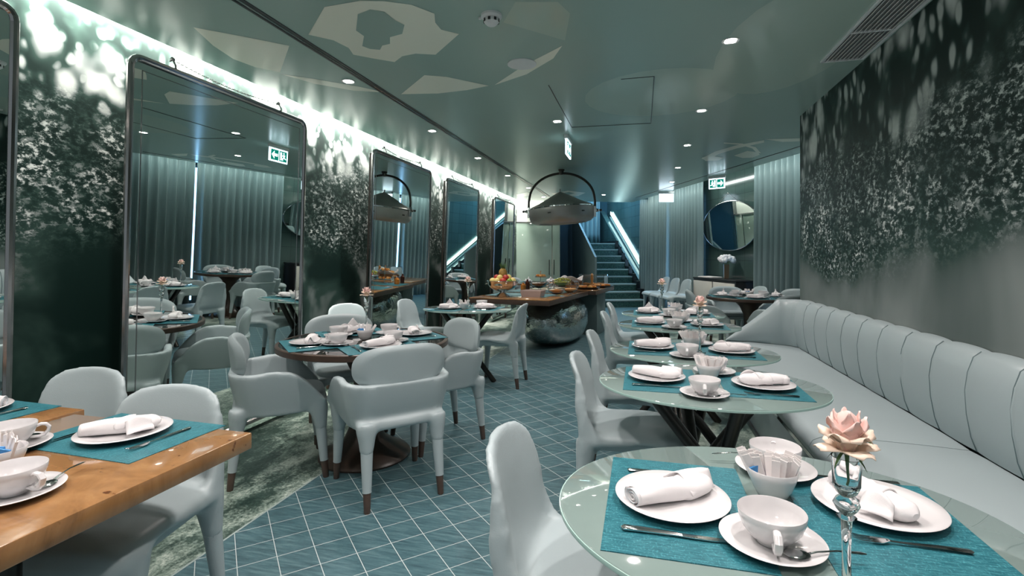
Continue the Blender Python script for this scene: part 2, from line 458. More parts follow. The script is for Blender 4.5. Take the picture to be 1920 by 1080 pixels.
# printed shapes and one painted reflection on the ceiling, in room coordinates
PALE = [[(-2.516, 2.372), (-2.337, 2.54), (-2.151, 2.732), (-2.53, 3.113), (-2.628, 2.986), (-2.662, 2.823), (-2.615, 2.612)], [(-2.547, 3.146), (-2.368, 3.298), (-2.14, 3.537), (-2.021, 3.707), (-2.241, 3.605), (-2.435, 3.392)], [(-1.91, 3.782), (-1.542, 3.423), (-1.398, 3.498), (-1.153, 3.764), (-1.356, 3.821), (-1.613, 3.841)], [(-1.106, 3.759), (-0.788, 3.416), (-0.485, 3.16), (-0.574, 3.348), (-0.812, 3.592)], [(-1.633, 2.35), (-1.415, 2.339), (-1.294, 2.374), (-1.176, 2.443), (-1.096, 2.564), (-1.134, 2.663), (-1.136, 2.756), (-1.056, 2.838), (-1.314, 3.092), (-1.434, 3.043), (-1.538, 3.061), (-1.636, 3.14), (-1.744, 3.048), (-1.838, 2.957), (-1.807, 2.855), (-1.834, 2.728), (-1.932, 2.622)], [(0.79, 7.332), (0.911, 6.866), (1.097, 6.558), (1.363, 6.333), (1.392, 6.466), (1.145, 6.729), (0.976, 7.048), (0.886, 7.509)], [(0.934, 6.348), (1.154, 6.46), (1.353, 6.722), (1.498, 7.127), (1.459, 7.15), (1.33, 6.796), (1.149, 6.534), (0.943, 6.405)], [(1.187, 7.217), (1.298, 6.934), (1.44, 7.057), (1.509, 7.242), (1.454, 7.429), (1.326, 7.42)], [(0.793, 7.259), (0.863, 7.134), (1.079, 7.332), (1.042, 7.523), (0.867, 7.53)], [(1.352, 6.278), (1.731, 6.325), (1.777, 6.493), (1.592, 6.481)], [(-1.892, 10.757), (-1.468, 10.307), (-1.151, 10.734), (-1.37, 11.297), (-1.736, 11.25)], [(-2.659, 10.715), (-2.32, 10.329), (-2.319, 10.824), (-2.707, 11.192)]]
BASE = [[(-1.505, 2.465), (-1.411, 2.432), (-1.348, 2.474), (-1.339, 2.583), (-1.315, 2.645), (-1.381, 2.748), (-1.474, 2.772), (-1.52, 2.859), (-1.58, 2.871), (-1.627, 2.927), (-1.682, 2.898), (-1.706, 2.846), (-1.618, 2.719), (-1.623, 2.64)], [(-1.684, 10.745), (-1.472, 10.506), (-1.383, 10.78), (-1.572, 11.039)]]
MID = [[(-0.76, 2.76), (-0.637, 2.553), (-0.423, 2.607), (-0.379, 2.749), (-0.457, 3.088)]]  # faint lighter patch, a reflection-like tone put into the ceiling colour
mb.cur = 1
for k, pl in enumerate(PALE): mb.poly([(x, y, CEIL-.0012-.00012*k) for x, y in pl])
mb.cur = 0
for pl in BASE: mb.poly([(x, y, CEIL-.0032) for x, y in pl])
mb.cur = 2
for pl in MID: mb.poly([(x, y, CEIL-.0006) for x, y in pl])
mb.poly([(.15+.62*math.cos(t*PI/12), 4.35+.62*math.sin(t*PI/12), CEIL-.0008) for t in range(24)])
mb.poly([(.9+.42*math.cos(t*PI/12), 3.6+.9*math.sin(t*PI/12), CEIL-.001) for t in range(24)])
struct(mb.build('ceiling', [ceil_m, ceil_pale, ceil_mid], smooth_=False, fix=False))
# higher soffit above coves
mb = MB(); mb.poly([(-3.4, YB-.2, 3.0), (5.2, YB-.2, 3.0), (5.2, 9, 3.0), fr2(5.4, r_edge+.0, 3.0), fr2(2.9, r_edge+.0, 3.0), fr2(2.9, 12.8, 3.0), (-3.4, 13.0, 3.0)], (0, 0, .06))
struct(mb.build('ceiling_2', white_wall, smooth_=False))
# grooves in the ceiling
def strip(name, pts, mat):
    mb = MB()
    for a, b_, wd in pts:
        a = Vector(a); b_ = Vector(b_); d = (b_-a).normalized(); n_ = Vector((-d.y, d.x, 0))*wd/2
        mb.poly([a-n_, b_-n_, b_+n_, a+n_], (0, 0, .012))
    return struct(mb.build(name, mat, smooth_=False))
zc = CEIL-.004
strip('trim_2', [((-2.045, YB, zc), (-2.045, 11.9, zc), .016), ((-2.0, YB, zc), (-2.0, 11.9, zc), .02)], black)
strip('trim_3', [(fr2(4.198, 5.0, zc), fr2(4.198, 11.2, zc), .02)], black)
strip('trim_4', [((-.70, 3.87, zc), (-.70, 5.2, zc), .005), ((-.70, 5.2, zc), (.09, 5.24, zc), .005), ((.09, 3.87, zc), (.09, 5.24, zc), .006), ((-.15, 3.87, zc), (.09, 3.87, zc), .004)], black)
strip('trim_5', [((-2.022, YB, zc-.001), (-2.022, 11.9, zc-.001), .014)], frame_metal)

# walls
def wall(name, a, b_, z0, z1, th, mat, side=1):
    a = Vector((a[0], a[1], z0)); b_ = Vector((b_[0], b_[1], z0)); d = (b_-a).normalized(); n_ = Vector((-d.y, d.x, 0))*th*side
    mb = MB(); mb.poly([a, b_, b_+n_, a+n_], (0, 0, z1-z0)); return struct(mb.build(name, mat, smooth_=False))
wall('wall_left', (WL, YB), (WL, 13.2), 0, 3.0, .12, mural_l, 1)
wall('wall_right', (WR, YB), (WR, 5.33), 0, 2.72, .14, mural_r, -1)
wall('wall_right_return', (1.60, 5.20), (3.9, 5.20), 0, 3.0, .1, dark_teal, -1)
q_w = 5.15
p0 = fr2(q_w, 2.9); p1 = fr2(q_w, 12.3); p2 = fr2(q_w, 17)
wall('wall_curtain', p0, p1, 0, 3.0, .1, tile_wall, -1)
wall('wall_stair_right', p1, p2, 0, 4.5, .1, tile_wall, -1)
# back wall with lacquered glass doors
g0 = fr2(1.40, 12.5); g1 = fr2(2.70, 12.5)
wall('wall_back', g0, g1, 0, 3.0, .12, white_wall, 1)
wall('wall_back_return', g1, fr2(2.70, 14.2), 0, 3.0, .1, dark_teal, 1)
wall('wall_passage', fr2(2.6, 14.2), fr2(3.43, 14.2), 0, 3.0, .1, simple('blue_grey_paint', (.07, .14, .20), .5), 1)
for i, (qa, qb) in enumerate([(1.58, 2.48), (2.50, 2.69)]):
    d = thing('door_%d' % (i+1), fr2(qa, 12.47), A2); struct(d)
    wd = qb-qa
    MB().bx(0, wd, -.012, .012, .02, 2.10).build('door_panel', door_glass, d, bevel=.003)
    hh = MB(); hh.tube([(wd-.07 if i == 0 else .03, -.05, .80), (wd-.07 if i == 0 else .03, -.05, 1.18)], .010)
    for zz in (.86, 1.12): hh.tube([(wd-.07 if i == 0 else .03, -.05, zz), (wd-.07 if i == 0 else .03, -.005, zz)], .006)
    hh.build('door_handle', dark_metal, d)
mb = MB(); mb.poly([fr2(1.5, 12.44, 2.105), fr2(2.70, 12.44, 2.105), fr2(2.70, 12.49, 2.105), fr2(1.5, 12.49, 2.105)], (0, 0, .02)); struct(mb.build('trim_6', frame_metal, smooth_=False))
# stairwell shell
mb = MB(); mb.poly([fr2(3.3, 12.2, 4.4), fr2(5.3, 12.2, 4.4), fr2(5.3, 17, 4.4), fr2(3.3, 17, 4.4)], (0, 0, .1)); struct(mb.build('ceiling_3', white_wall, smooth_=False))
wall('wall_stair_back', fr2(2.6, 16.4), fr2(5.3, 16.4), 0, 4.5, .1, dark_teal, 1)
wall('wall_stair_left', fr2(3.38, 14.2), fr2(3.38, 16.5), 0, 4.5, .08, dark_teal, 1)
wall('wall_stair_upper', fr2(2.7, 12.24), fr2(5.3, 12.24), 2.70, 4.5, .06, dark_teal, 1)
wall('wall_stair_upper_left', fr2(3.38, 12.3), fr2(3.38, 14.2), 3.0, 4.5, .06, dark_teal, 1)
# windows behind the curtains
for i, (ra, rb) in enumerate([(10.15, 12.6), (4.5, 7.35)]):
    wn = thing('window_%d' % (i+1), fr2(5.145, (ra+rb)/2, 1.45), A2); struct(wn); h_ = (rb-ra)/2
    MB().bx(-.004, .0, -h_, h_, -1.3, 1.15).build('window_pane', sky_blue, wn, smooth_=False)
    f_ = MB(); f_.bx(-.04, .0, -h_-.04, -h_, -1.35, 1.2).bx(-.04, 0, h_, h_+.04, -1.35, 1.2).bx(-.04, 0, -h_, h_, 1.15, 1.2).bx(-.04, 0, -h_, h_, -1.35, -1.3)
    f_.build('window_frame', frame_metal, wn, smooth_=False)
# light strip bodies in the coves
struct(MB().bx(-2.905, -2.892, YB, 11.9, 2.721, 2.727).build('trim_7', led_cove, smooth_=False))

# ------------------------------------------------------------------ staircase
sc = thing('staircase', fr2(3.47, 12.12), A2)
tag(sc, 'dark teal stone staircase with pale step edges climbing at the back of the room', 'staircase')
RH, TR = .183, .285
for i in range(9):
    r0 = i*TR; wd = 1.29
    s_ = MB().bx(0, wd, r0, 9*TR+1.7, i*RH, (i+1)*RH-.03).build('step', riser_m, sc, smooth_=False)
    MB().bx(-.0, wd, r0-.012, r0+TR+.002, (i+1)*RH-.03, (i+1)*RH).build('tread', tread_m, s_, smooth_=False)
    MB().bx(wd+.001, wd+.09, r0-.04, 9*TR+1.7, i*RH, (i+1)*RH+.07).build('side_block', black, sc, smooth_=False)
ob = [(.75, -.04), (9*TR+1.7, -.04), (9*TR+1.7, 2.76), (.75, .63)]
mb = MB(); mb.poly([(1.44, y, max(z, 0)) for y, z in ob], (.15, 0, 0)); mb.build('stringer', tile_wall, sc, smooth_=False)
# led rail on the stair wall
lr = thing('led_handrail', fr2(5.10, 12.3), A2)
tag(lr, 'glowing white light strip rising along the wall beside the staircase', 'light strip')
mb = MB(); mb.poly([(0, 0, .38), (0, 3.6, 2.62), (0, 3.6, 2.70), (0, 0, .46)], (.03, 0, 0)); mb.build('light_strip', led_cool, lr, smooth_=False)
mb = MB(); mb.poly([(-.03, 0, .22), (-.03, 3.6, 2.46), (-.03, 3.6, 2.54), (-.03, 0, .30)], (.07, 0, 0)); mb.build('rail', stair_wall, lr, smooth_=False)
# balustrade wall left of stairs
mb = MB(); mb.poly([fr2(3.43, 11.9, 0), fr2(3.43, 16.3, 0), fr2(3.43, 16.3, 3.78), fr2(3.43, 11.9, 1.25)], N2*.05)
struct(mb.build('wall_balustrade', stair_wall, smooth_=False))

# ------------------------------------------------------------------ curtains
def curtain(ra, rb, q, label, z0=.02, z1=2.88, folds=None, across=False, ph=0.0):
    ln = abs(rb-ra); nf = folds or max(2, int(ln/.135)); cnt = nf*10+1
    rnd = random.Random(int(ra*100))
    jit = [rnd.uniform(.75, 1.2) for _ in range(nf+2)]
    mb = MB()
    def fn(u, v):
        x = u*ln; k = u*nf; am = .074*jit[int(k)]*(.55+.45*(1-v))
        d = am*math.sin(2*PI*k+ph)+.012*math.sin(4*PI*k+1)
        x += .012*math.sin(2*PI*k*.5+v*2)*(1-v)
        return (d, x, z0+v*(z1-z0))
    mb.grid(fn, cnt, 9)
    n0 = len(mb.v)
    if across: o = mb.build('curtain', curtain_m, ang=80); o.location = fr2(ra, q); o.rotation_euler = (0, 0, A2-PI/2)
    else: o = mb.build('curtain', curtain_m, ang=80); o.location = fr2(q, ra); o.rotation_euler = (0, 0, A2)
    so = o.modifiers.new('thickness', 'SOLIDIFY'); so.thickness = .004
    tag(o, label, 'curtain', 'floor length curtains'); return o
curtain(11.0, 12.80, 4.95, 'blue grey pleated curtain hanging next to the staircase')
curtain(9.54, 10.90, 4.95, 'blue grey pleated curtain left of the oval mirror, behind the empty chairs')
curtain(6.10, 7.75, 4.95, 'pleated curtain right of the oval mirror, beside the water mural corner')
curtain(3.8, 6.06, 4.95, 'pale pleated curtain seen only in the tall wall mirrors')
curtain(3.55, 4.74, 15.9, 'deep blue curtain at the top of the staircase', z0=1.66, z1=4.2, across=True)

# ------------------------------------------------------------------ tall leaning wall mirrors
def tall_mirror(s0, s1, label):
    wd = s1-s0; H_ = 2.33
    t = thing('wall_mirror', (-2.79, s0, .075)); t.rotation_euler = (0, R(1.7), 0)
    tag(t, label, 'mirror', 'tall mirrors on the mural wall')
    r_ = .03; pts = []
    def corner(cy, cz, a0):
        return [(0, cy+r_*2*math.cos(a0+k*PI/8), cz+r_*2*math.sin(a0+k*PI/8)) for k in range(5)]
    lo = r_*2
    loop = corner(wd-lo, H_-lo, 0)+corner(lo, H_-lo, PI/2)+corner(lo, lo, PI)+corner(wd-lo, lo, 3*PI/2)
    loop.append(loop[0]); loop.append(loop[1])
    MB().tube(loop, .019, 10, cap=False).build('frame', frame_metal, t)
    MB().bx(-.012, .004, .012, wd-.012, .012, H_-.012).build('mirror_glass', mirror, t, bevel=.0)
    mb = MB()
    mb.bx(.004, .0065, .065, .069, .065, H_-.065).bx(.004, .0065, wd-.069, wd-.065, .065, H_-.065).bx(.004, .0065, .065, wd-.065, H_-.069, H_-.065)
    mb.build('bevel_line', frame_metal, t, smooth_=False)
    MB().bx(-.06, -.0125, .03, wd-.03, .03, H_-.03).build('back_panel', dark_metal, t, smooth_=False)
    ch = MB(); n_ = 60
    for k in range(n_):
        u = (k+.5)/n_; y = .28+u*(wd-.56); z = H_+.075-.03*math.sin(PI*u)
        a = k % 2*PI/2
        ring = [(-.03+.006*math.cos(j*PI/3)*math.cos(a), y+.011*math.sin(j*PI/3), z+.006*math.cos(j*PI/3)*math.sin(a)) for j in range(7)]
        ch.tube(ring, .0018, 4, cap=False)
    ch.build('chain', frame_metal, t)
    for y in (.28, wd-.28):
        hk = MB(); hk.tube([(0, y, H_), (-.005, y, H_+.04), (-.03, y, H_+.075), (-.05, y, H_+.07)], .006, 8); hk.ball((-.03, y, H_+.078), .014, 8, 6)
        hk.build('hook', frame_metal, t)
tall_mirror(.155, 1.635, 'tall framed mirror cut off by the left edge of the view')
tall_mirror(2.165, 3.645, 'largest looking tall framed mirror, behind the dark round table with four armchairs')
tall_mirror(4.755, 6.24, 'tall framed mirror reflecting the steel lamp and the buffet')
tall_mirror(6.81, 8.29, 'tall framed mirror reflecting the staircase, just left of the fruit bowl')
tall_mirror(9.27, 10.80, 'farthest tall framed mirror, next to the back glass doors')

# oval mirror on the tiled wall
om = thing('oval_mirror', fr2(5.06, 8.76, 1.835), A2); om.rotation_euler = (0, R(-3), A2)
tag(om, 'big oval mirror hung by a chain on the dark tiled wall above the sideboard', 'mirror')
mb = MB()
def ell(k, a, b_, n_=72): return (a*math.cos(2*PI*k/n_), b_*math.sin(2*PI*k/n_))
mb.poly([(-.012, *ell(-k, .92, .445)) for k in range(72)], (.02, 0, 0)); mb.build('mirror_glass', mirror, om)
MB().tube([(-.005, *ell(k, .928, .452)) for k in range(74)], .011, 8, cap=False).build('frame', frame_metal, om)
mb = MB(); mb.tube([(0, -.38, .41), (.03, .02, .60), (0, .42, .40)], .004, 6); mb.ball((.03, .02, .60), .015, 8, 6); mb.build('chain', frame_metal, om)

# ------------------------------------------------------------------ sideboard
sb = thing('sideboard', fr2(4.72, 7.95), A2)
tag(sb, 'black sideboard with pale fabric front below the oval mirror', 'sideboard')
MB().bx(0, .40, 0, 1.50, .06, .84).build('body', black, sb, bevel=.006)
MB().bx(-.01, .41, -.01, 1.51, .842, .868).build('top', black, sb, bevel=.004)
for y in (.03, .77): MB().bx(-.018, -.001, y, y+.70, .10, .81).build('door', fabric_w, sb, bevel=.004)
for y in (.05, 1.45):
    for x in (.05, .35): MB().tube([(x, y, 0), (x, y, .06)], .018).build('foot', dark_metal, sb)
v = thing('flower_vase', fr2(4.93, 8.62, .869), 0); tag(v, 'bronze square vase with white flowers on the black sideboard', 'vase')
MB().lathe([(.045, 0), (.055, .005), (.062, .26), (.055, .262), (.048, .01), (0, .01)], 4).xf(Matrix.Rotation(R(45), 4, 'Z')).build('vessel', gold, v)
fl = thing('white_flowers', fr2(4.93, 8.62, 1.13)); tag(fl, 'bunch of white flowers in the bronze vase on the sideboard', 'flowers')
rnd = random.Random(3)
mb = MB()
for k in range(60):
    a = rnd.uniform(0, 2*PI); e = rnd.uniform(-.1, 1.4); rr = rnd.uniform(.9, 1.05)
    mb.ball((.14*rr*math.cos(a)*math.cos(e), .14*rr*math.sin(a)*math.cos(e), .05+.10*rr*math.sin(e)), .035, 7, 5)
mb.build('blossoms', petal_w, fl)
mb = MB()
for k in range(5): mb.tube([(0, 0, -.2), (.04*math.cos(k), .04*math.sin(k), .06)], .005, 6)
mb.build('stems', leaf_g, fl)
mb = MB(); mb.bx(-.12, .12, -.22, .22, 0, .012).bx(-.11, .12, -.2, .21, .012, .02); o = mb.build('menu_folder', paper, bevel=.002); o.location = fr2(4.90, 9.15, .869); o.rotation_euler = (0, 0, A2+.1)
tag(o, 'white folder lying on the left end of the black sideboard', 'folder')

# ------------------------------------------------------------------ ceiling fittings
DL = []
for t_, ss in ((-2.155, (.3, 1.85, 3.40, 4.98, 6.53, 8.1, 9.68, 11.27)), (.53, (-.6, .9, 1.9, 3.34, 4.89, 6.39, 8.0, 9.54)), (-.805, (-.3, .9, 1.9, 4.93, 11.2))):
    for s_ in ss: DL.append((t_, s_))
proto_dl = thing('downlight'); tag(proto_dl, '', 'ceiling light', 'recessed ceiling downlights')
MB().lathe([(.034, 0), (.05, 0), (.052, -.004), (.05, -.006), (.036, -.004), (.034, .02)], 28).build('trim_ring', white_plastic, proto_dl)
MB().bx(-.033, .033, -.033, .033, -.0045, -.002).build('lens', led_warm, proto_dl, bevel=.0008)
names = {(-2.155, 3.40): 'lit recessed downlight above the biggest mirror, nearest of the left row', (.53, 3.34): 'brightest largest lit downlight near the ceiling vent',
 (-.805, 4.93): 'lit downlight between the ceiling hatch and the hanging exit sign', (-.805, 11.2): 'small lit downlight in front of the staircase opening'}
seq = ['second', 'third', 'fourth', 'fifth', 'sixth']
li = ri = 0
SP = bpy.data.lights.new('downlight_lamp', 'SPOT'); SP.energy = 56; SP.spot_size = R(112); SP.spot_blend = .6; SP.shadow_soft_size = .045; SP.color = (1, .905, .87)
for (x, y) in DL:
    if (x, y) in names: lb = names[(x, y)]
    elif y < 3: lb = 'recessed ceiling downlight above the camera, seen only by reflection'
    elif x < -2: lb = 'lit recessed downlight, %s from the camera in the left row' % seq[li]; li += 1
    else: lb = 'lit recessed downlight, %s from the camera in the right row' % seq[ri]; ri += 1
    place(proto_dl, (x, y, CEIL-.0005), 0, lb)
    o = bpy.data.objects.new('downlight_lamp', SP); COL.objects.link(o); o.location = (x, y, CEIL-.02)
# smoke detector, speaker, vent
sd = thing('smoke_detector', (-.80, 2.66, CEIL)); tag(sd, 'white round smoke detector on the ceiling', 'smoke detector')
MB().lathe([(.058, 0), (.058, -.012), (.05, -.022), (.035, -.024), (0, -.024)], 28).build('base', white_plastic, sd)
mb = MB(); mb.lathe([(.044, -.02), (.042, -.04), (.026, -.056), (.012, -.06), (0, -.06)], 24)
mb.build('cover', white_plastic, sd)
for k in range(8):
    a = k*PI/4; MB().box((.0425*math.cos(a), .0425*math.sin(a), -.034), (.004, .014, .016), Matrix.Rotation(a, 3, 'Z')).build('vent_slot', black, sd, smooth_=False)
MB().box((-.065, 0, -.01), (.018, .014, .012)).build('clip', white_plastic, sd, bevel=.002)
sp_ = thing('ceiling_speaker', (-.80, 3.39, CEIL)); tag(sp_, 'round grey speaker grille set in the ceiling', 'speaker')
MB().lathe([(.088, 0), (.1, -.0005), (.1, -.006), (.088, -.006)], 40).build('rim', white_plastic, sp_)
MB().lathe([(.088, -.001), (.086, -.005), (0, -.006)], 40).build('grille', simple('speaker_mesh', (.30, .28, .27), .6), sp_)
vt = thing('ceiling_vent', (1.31, 2.3, CEIL)); tag(vt, 'long white air vent with slats beside the right mural wall', 'air vent')
mb = MB(); mb.bx(-.13, -.11, -1.56, 1.56, -.012, 0).bx(.11, .13, -1.56, 1.56, -.012, 0).bx(-.11, .11, -1.56, -1.54, -.012, 0).bx(-.11, .11, 1.54, 1.56, -.012, 0).bx(-.11, .11, 1.08, 1.10, -.012, 0)
mb.build('frame', white_plastic, vt, bevel=.002)
MB().bx(-.11, .11, -1.54, 1.54, -.002, -.0005).build('duct', simple('duct_grey', (.20, .21, .21), .6), vt, smooth_=False)
for y0, y1 in ((-1.54, 1.08), (1.10, 1.54)):
    for k in range(9):
        x = -.097+k*.0243
        MB().box((x, (y0+y1)/2, -.008), (.004, y1-y0, .017), Matrix.Rotation(R(35), 3, 'Y')).build('slat', grey_grille, vt, smooth_=False)
sk = MB().lathe([(.03, 0), (.03, -.003), (0, -.004)], 20).build('sprinkler_cover', ceil_m); sk.location = (.95, 4.55, CEIL); tag(sk, 'small flat disc cap on the ceiling near the right mural corner', 'ceiling cap')

# exit signs
def exit_sign(loc, rz, label, wd=.34, h=.17, arrow=-1, face=True, drop=.045):
    t = thing('exit_sign', loc, rz); tag(t, label, 'exit sign', 'illuminated exit signs')
    MB().bx(-wd/2-.01, wd/2+.01, -.022, .022, -drop, 0).build('mount', white_plastic, t, bevel=.004)
    p_ = MB().bx(-wd/2, wd/2, -.009, .009, -drop-h, -drop).build('light_panel', sign_white, t, bevel=.002)
    for sd_ in (-1, 1):
        if not face: continue
        y = sd_*.0095; e = arrow*sd_
        def q2(pts, mat, nm_, dd):
            mb = MB(); mb.poly([(x*wd*e, y+sd_*dd, -drop-h/2+z*h) for x, z in pts], (0, sd_*.0006, 0)); return mb.build(nm_, mat, p_, smooth_=False)
        q2([(-.44, -.4), (-.02, -.4), (-.02, .4), (-.44, .4)], sign_green, 'green_field', 0)
        q2([(.02, -.4), (.44, -.4), (.44, .4), (.02, .4)], sign_green, 'green_field', 0)
        q2([(.40, 0), (.25, .30), (.25, .10), (.07, .10), (.07, -.10), (.25, -.10), (.25, -.30)], sign_white, 'arrow', .001)
        q2([(-.16, -.3), (-.07, -.3), (-.07, .3), (-.16, .3)], sign_white, 'doorway_symbol', .001)
        q2([(-.34, .12), (-.27, .16), (-.2, .1), (-.17, .02), (-.21, .02), (-.24, .06), (-.25, -.02), (-.19, -.14), (-.19, -.3), (-.23, -.3), (-.24, -.16), (-.29, -.1), (-.33, -.18), (-.4, -.2), (-.4, -.14), (-.35, -.12), (-.31, -.02), (-.31, .07), (-.34, .04)], sign_white, 'running_figure', .001)
        q2([(-.27+.03*math.cos(k*PI/4), .25+.06*math.sin(k*PI/4)) for k in range(8)], sign_white, 'running_figure_head', .001)
    return t
exit_sign((-.80, 5.66, CEIL), PI/2, 'lit exit sign hanging from the ceiling in front of the steel lamp', arrow=-1)
exit_sign((.5, 11.0, CEIL), A2-.1, 'glaring white lit exit sign hanging before the staircase', wd=.30, face=False)
exit_sign((*fr2(4.38, 7.95)[:2], CEIL), R(-26), 'lit green exit sign hanging near the oval mirror', wd=.26, arrow=-1)

# ------------------------------------------------------------------ steel lamp over the buffet
lp = thing('pendant_lamp', (-1.20, 7.74, CEIL), YAW-R(14)); tag(lp, 'large steel surgical style lamp on a curved yoke above the buffet', 'pendant lamp')
body = thing('lamp_head'); body.parent = lp; body.location = (0, 0, -.64); body.rotation_euler = (0, R(-4), 0)
o = MB().lathe([(0, .30), (.03, .285), (.08, .265), (.2, .20), (.34, .125), (.46, .075), (.488, .06), (.497, .045), (.5, .0), (.497, -.10), (.485, -.135), (.45, -.17), (.39, -.19), (.36, -.192), (.35, -.17), (.2, -.15), (0, -.14)], 64).build('shade', lamp_metal, body)
MB().lathe([(.497, .045), (.508, .045), (.508, .03), (.499, .03)], 64).build('rim_band', chrome, o)
MB().lathe([(0, 0), (.012, 0), (.012, .03), (0, .04)], 12, c=(0, 0, .30)).build('finial', lamp_metal, o)
for k in range(6):
    a = k*PI/3+.3; MB().box((.49*math.cos(a), .49*math.sin(a), -.055), (.03, .05, .018), Matrix.Rotation(a, 3, 'Z')).build('latch', dark_metal, o, bevel=.003)
yk = [(-.515, 0, -.64), (-.515, 0, -.50)]+[(-.49*math.cos(k*PI/24)*1.03, 0, -.46+.40*math.sin(k*PI/24)) for k in range(1, 24)]+[(.515, 0, -.50), (.515, 0, -.64)]
MB().tube(yk, .019, 12).build('yoke', dark_metal, lp)
MB().lathe([(.05, 0), (.05, -.02), (.038, -.03), (.036, -.075), (.02, -.085), (0, -.085)], 24).build('ceiling_mount', dark_metal, lp)
for sx in (-1, 1):
    mb = MB(); mb.tube([(sx*.48, 0, -.64), (sx*.56, 0, -.64)], .026); mb.tube([(sx*.56, -.0, -.64), (sx*.585, 0, -.64)], .016)
    mb.box((sx*.515, 0, -.66), (.03, .05, .16)); mb.build('pivot_clamp', steel, lp)
    mb = MB(); mb.tube([(sx*.555, -.05, -.64), (sx*.555, .05, -.64)], .012); mb.ball((sx*.6, 0, -.64), .02, 10, 8); mb.build('knob', black, lp)

# ------------------------------------------------------------------ chairs
def leg_parts(root, legs):
    """upholstered leg (top, bottom) with a bare walnut tip"""
    for (a, b_) in legs:
        a = Vector(a); b_ = Vector(b_); k1 = a.lerp(b_, .66)
        lg = MB(); lg.tube([a, a.lerp(b_, .3), k1], [.0312, .0275, .0222], 16)
        lo = lg.build('leg', leather, root, ang=60)
        MB().tube([k1.lerp(a, .012), k1], [.0236, .0232], 16).build('welt', porcelain if False else leather, lo)
        MB().tube([k1, b_+Vector((0, 0, .004)), b_], [.0205, .0165, .015], 16).build('wooden_tip', tip_wood, lo, ang=50)

def side_shell():
    mb = MB()
    prof = [(.235, .418), (.225, .448), (.17, .462), (.05, .462), (-.07, .457), (-.15, .458), (-.195, .475), (-.218, .52), (-.232, .58), (-.245, .66), (-.262, .74), (-.275, .79), (-.282, .815), (-.287, .835), (-.290, .848), (-.291, .853)]
    hw = [.205, .215, .225, .23, .228, .224, .221, .219, .217, .212, .203, .190, .172, .142, .098, .035]
    prof = [(y, z if z < .475 else .475+(z-.475)*.895) for y, z in prof]
    n = len(prof); nv = 15; th = .042
    def P3(i, j, side):
        y, z = prof[i]; a = prof[max(i-1, 0)]; b_ = prof[min(i+1, n-1)]
        tx, tz = b_[0]-a[0], b_[1]-a[1]; l_ = math.hypot(tx, tz); ny, nz = tz/l_, -tx/l_   # normal pointing rearwards/down
        v_ = -1+2*j/(nv-1); x = hw[i]*math.sin(v_*PI/2*.999)
        back = min(1, max(0, (z-.46)/.15)) if y < -.1 else 0
        t = th*(1-.35*back) if side else 0
        e = (1-abs(v_)**6)
        curl = back*.050*(x/.22)**2             # wraps forward at the sides
        y2 = y+curl+ny*t*e-(0 if side else 0); z2 = z+nz*t*e-(1-back)*.012*v_*v_
        return (x, y2, z2)
    vs = []
    for side in (0, 1):
        for i in range(n):
            for j in range(nv): vs.append(P3(i, j, side))
    fs = []; o = n*nv
    for i in range(n-1):
        for j in range(nv-1):
            a = i*nv+j; fs.append((a, a+1, a+nv+1, a+nv)); fs.append((o+a, o+a+nv, o+a+nv+1, o+a+1))
    for i in range(n-1):
        for j in (0, nv-1):
            a = i*nv+j; q = (a, a+nv, o+a+nv, o+a); fs.append(q if j == 0 else q[::-1])
    for j in range(nv-1):
        for i in (0, n-1):
            a = i*nv+j; q = (a, o+a, o+a+1, a+1); fs.append(q if i == 0 else q[::-1])
    mb.add(vs, fs)
    # apron under the seat and leg roots
    mb.box((0, 0, .425), (.36, .36, .045))
    for (x, y, bx_, by) in ((.18, .175, .195, .205), (-.18, .175, -.195, .205), (.172, -.185, .19, -.235), (-.172, -.185, -.19, -.235)):
        t = Vector((x, y, .45)); b_ = Vector((bx_, by, 0))
        mb.tube([t, t.lerp(b_, .12), t.lerp(b_, .25), t.lerp(b_, .36)], [.052, .047, .038, .034], 14)
    # flank linking seat and back
    fr = [(.02, .445), (-.06, .462), (-.115, .485), (-.15, .52), (-.172, .57), (-.190, .625), (-.206, .675), (-.222, .73)]
    rr = [(-.20, .42), (-.215, .44), (-.22, .47), (-.226, .53), (-.234, .58), (-.242, .63), (-.240, .675), (-.236, .73)]
    xo = [.218, .218, .218, .217, .215, .211, .205, .198]
    for sx in (-1, 1):
        vs = []
        for (a, b_, xx) in zip(fr, rr, xo):
            for (y, z) in (a, b_):
                for x in (xx-.030, xx): vs.append((sx*x, y, z))
        fs = []
        for k in range(len(fr)-1):
            o = k*4
            fs += [(o, o+4, o+5, o+1), (o+2, o+3, o+7, o+6), (o, o+2, o+6, o+4), (o+1, o+5, o+7, o+3)]
        fs += [(0, 1, 3, 2), (len(vs)-4, len(vs)-2, len(vs)-1, len(vs)-3)]
        mb.add(vs, fs)
    return mb
side_me = fuse(side_shell(), leather, .011, 12, 'side_chair_shell')
def make_side():
    t = thing('side_chair'); tag(t, '', 'chair')
    link('seat_shell', side_me, t)
    legs = []
    for (x, y, bx_, by) in ((.18, .175, .195, .205), (-.18, .175, -.195, .205), (.172, -.185, .19, -.235), (-.172, -.185, -.19, -.235)):
        a = Vector((x, y, .45)); b_ = Vector((bx_, by, 0)); legs.append((a.lerp(b_, .33), b_))
    leg_parts(t, legs)
    return t
proto_side = make_side()

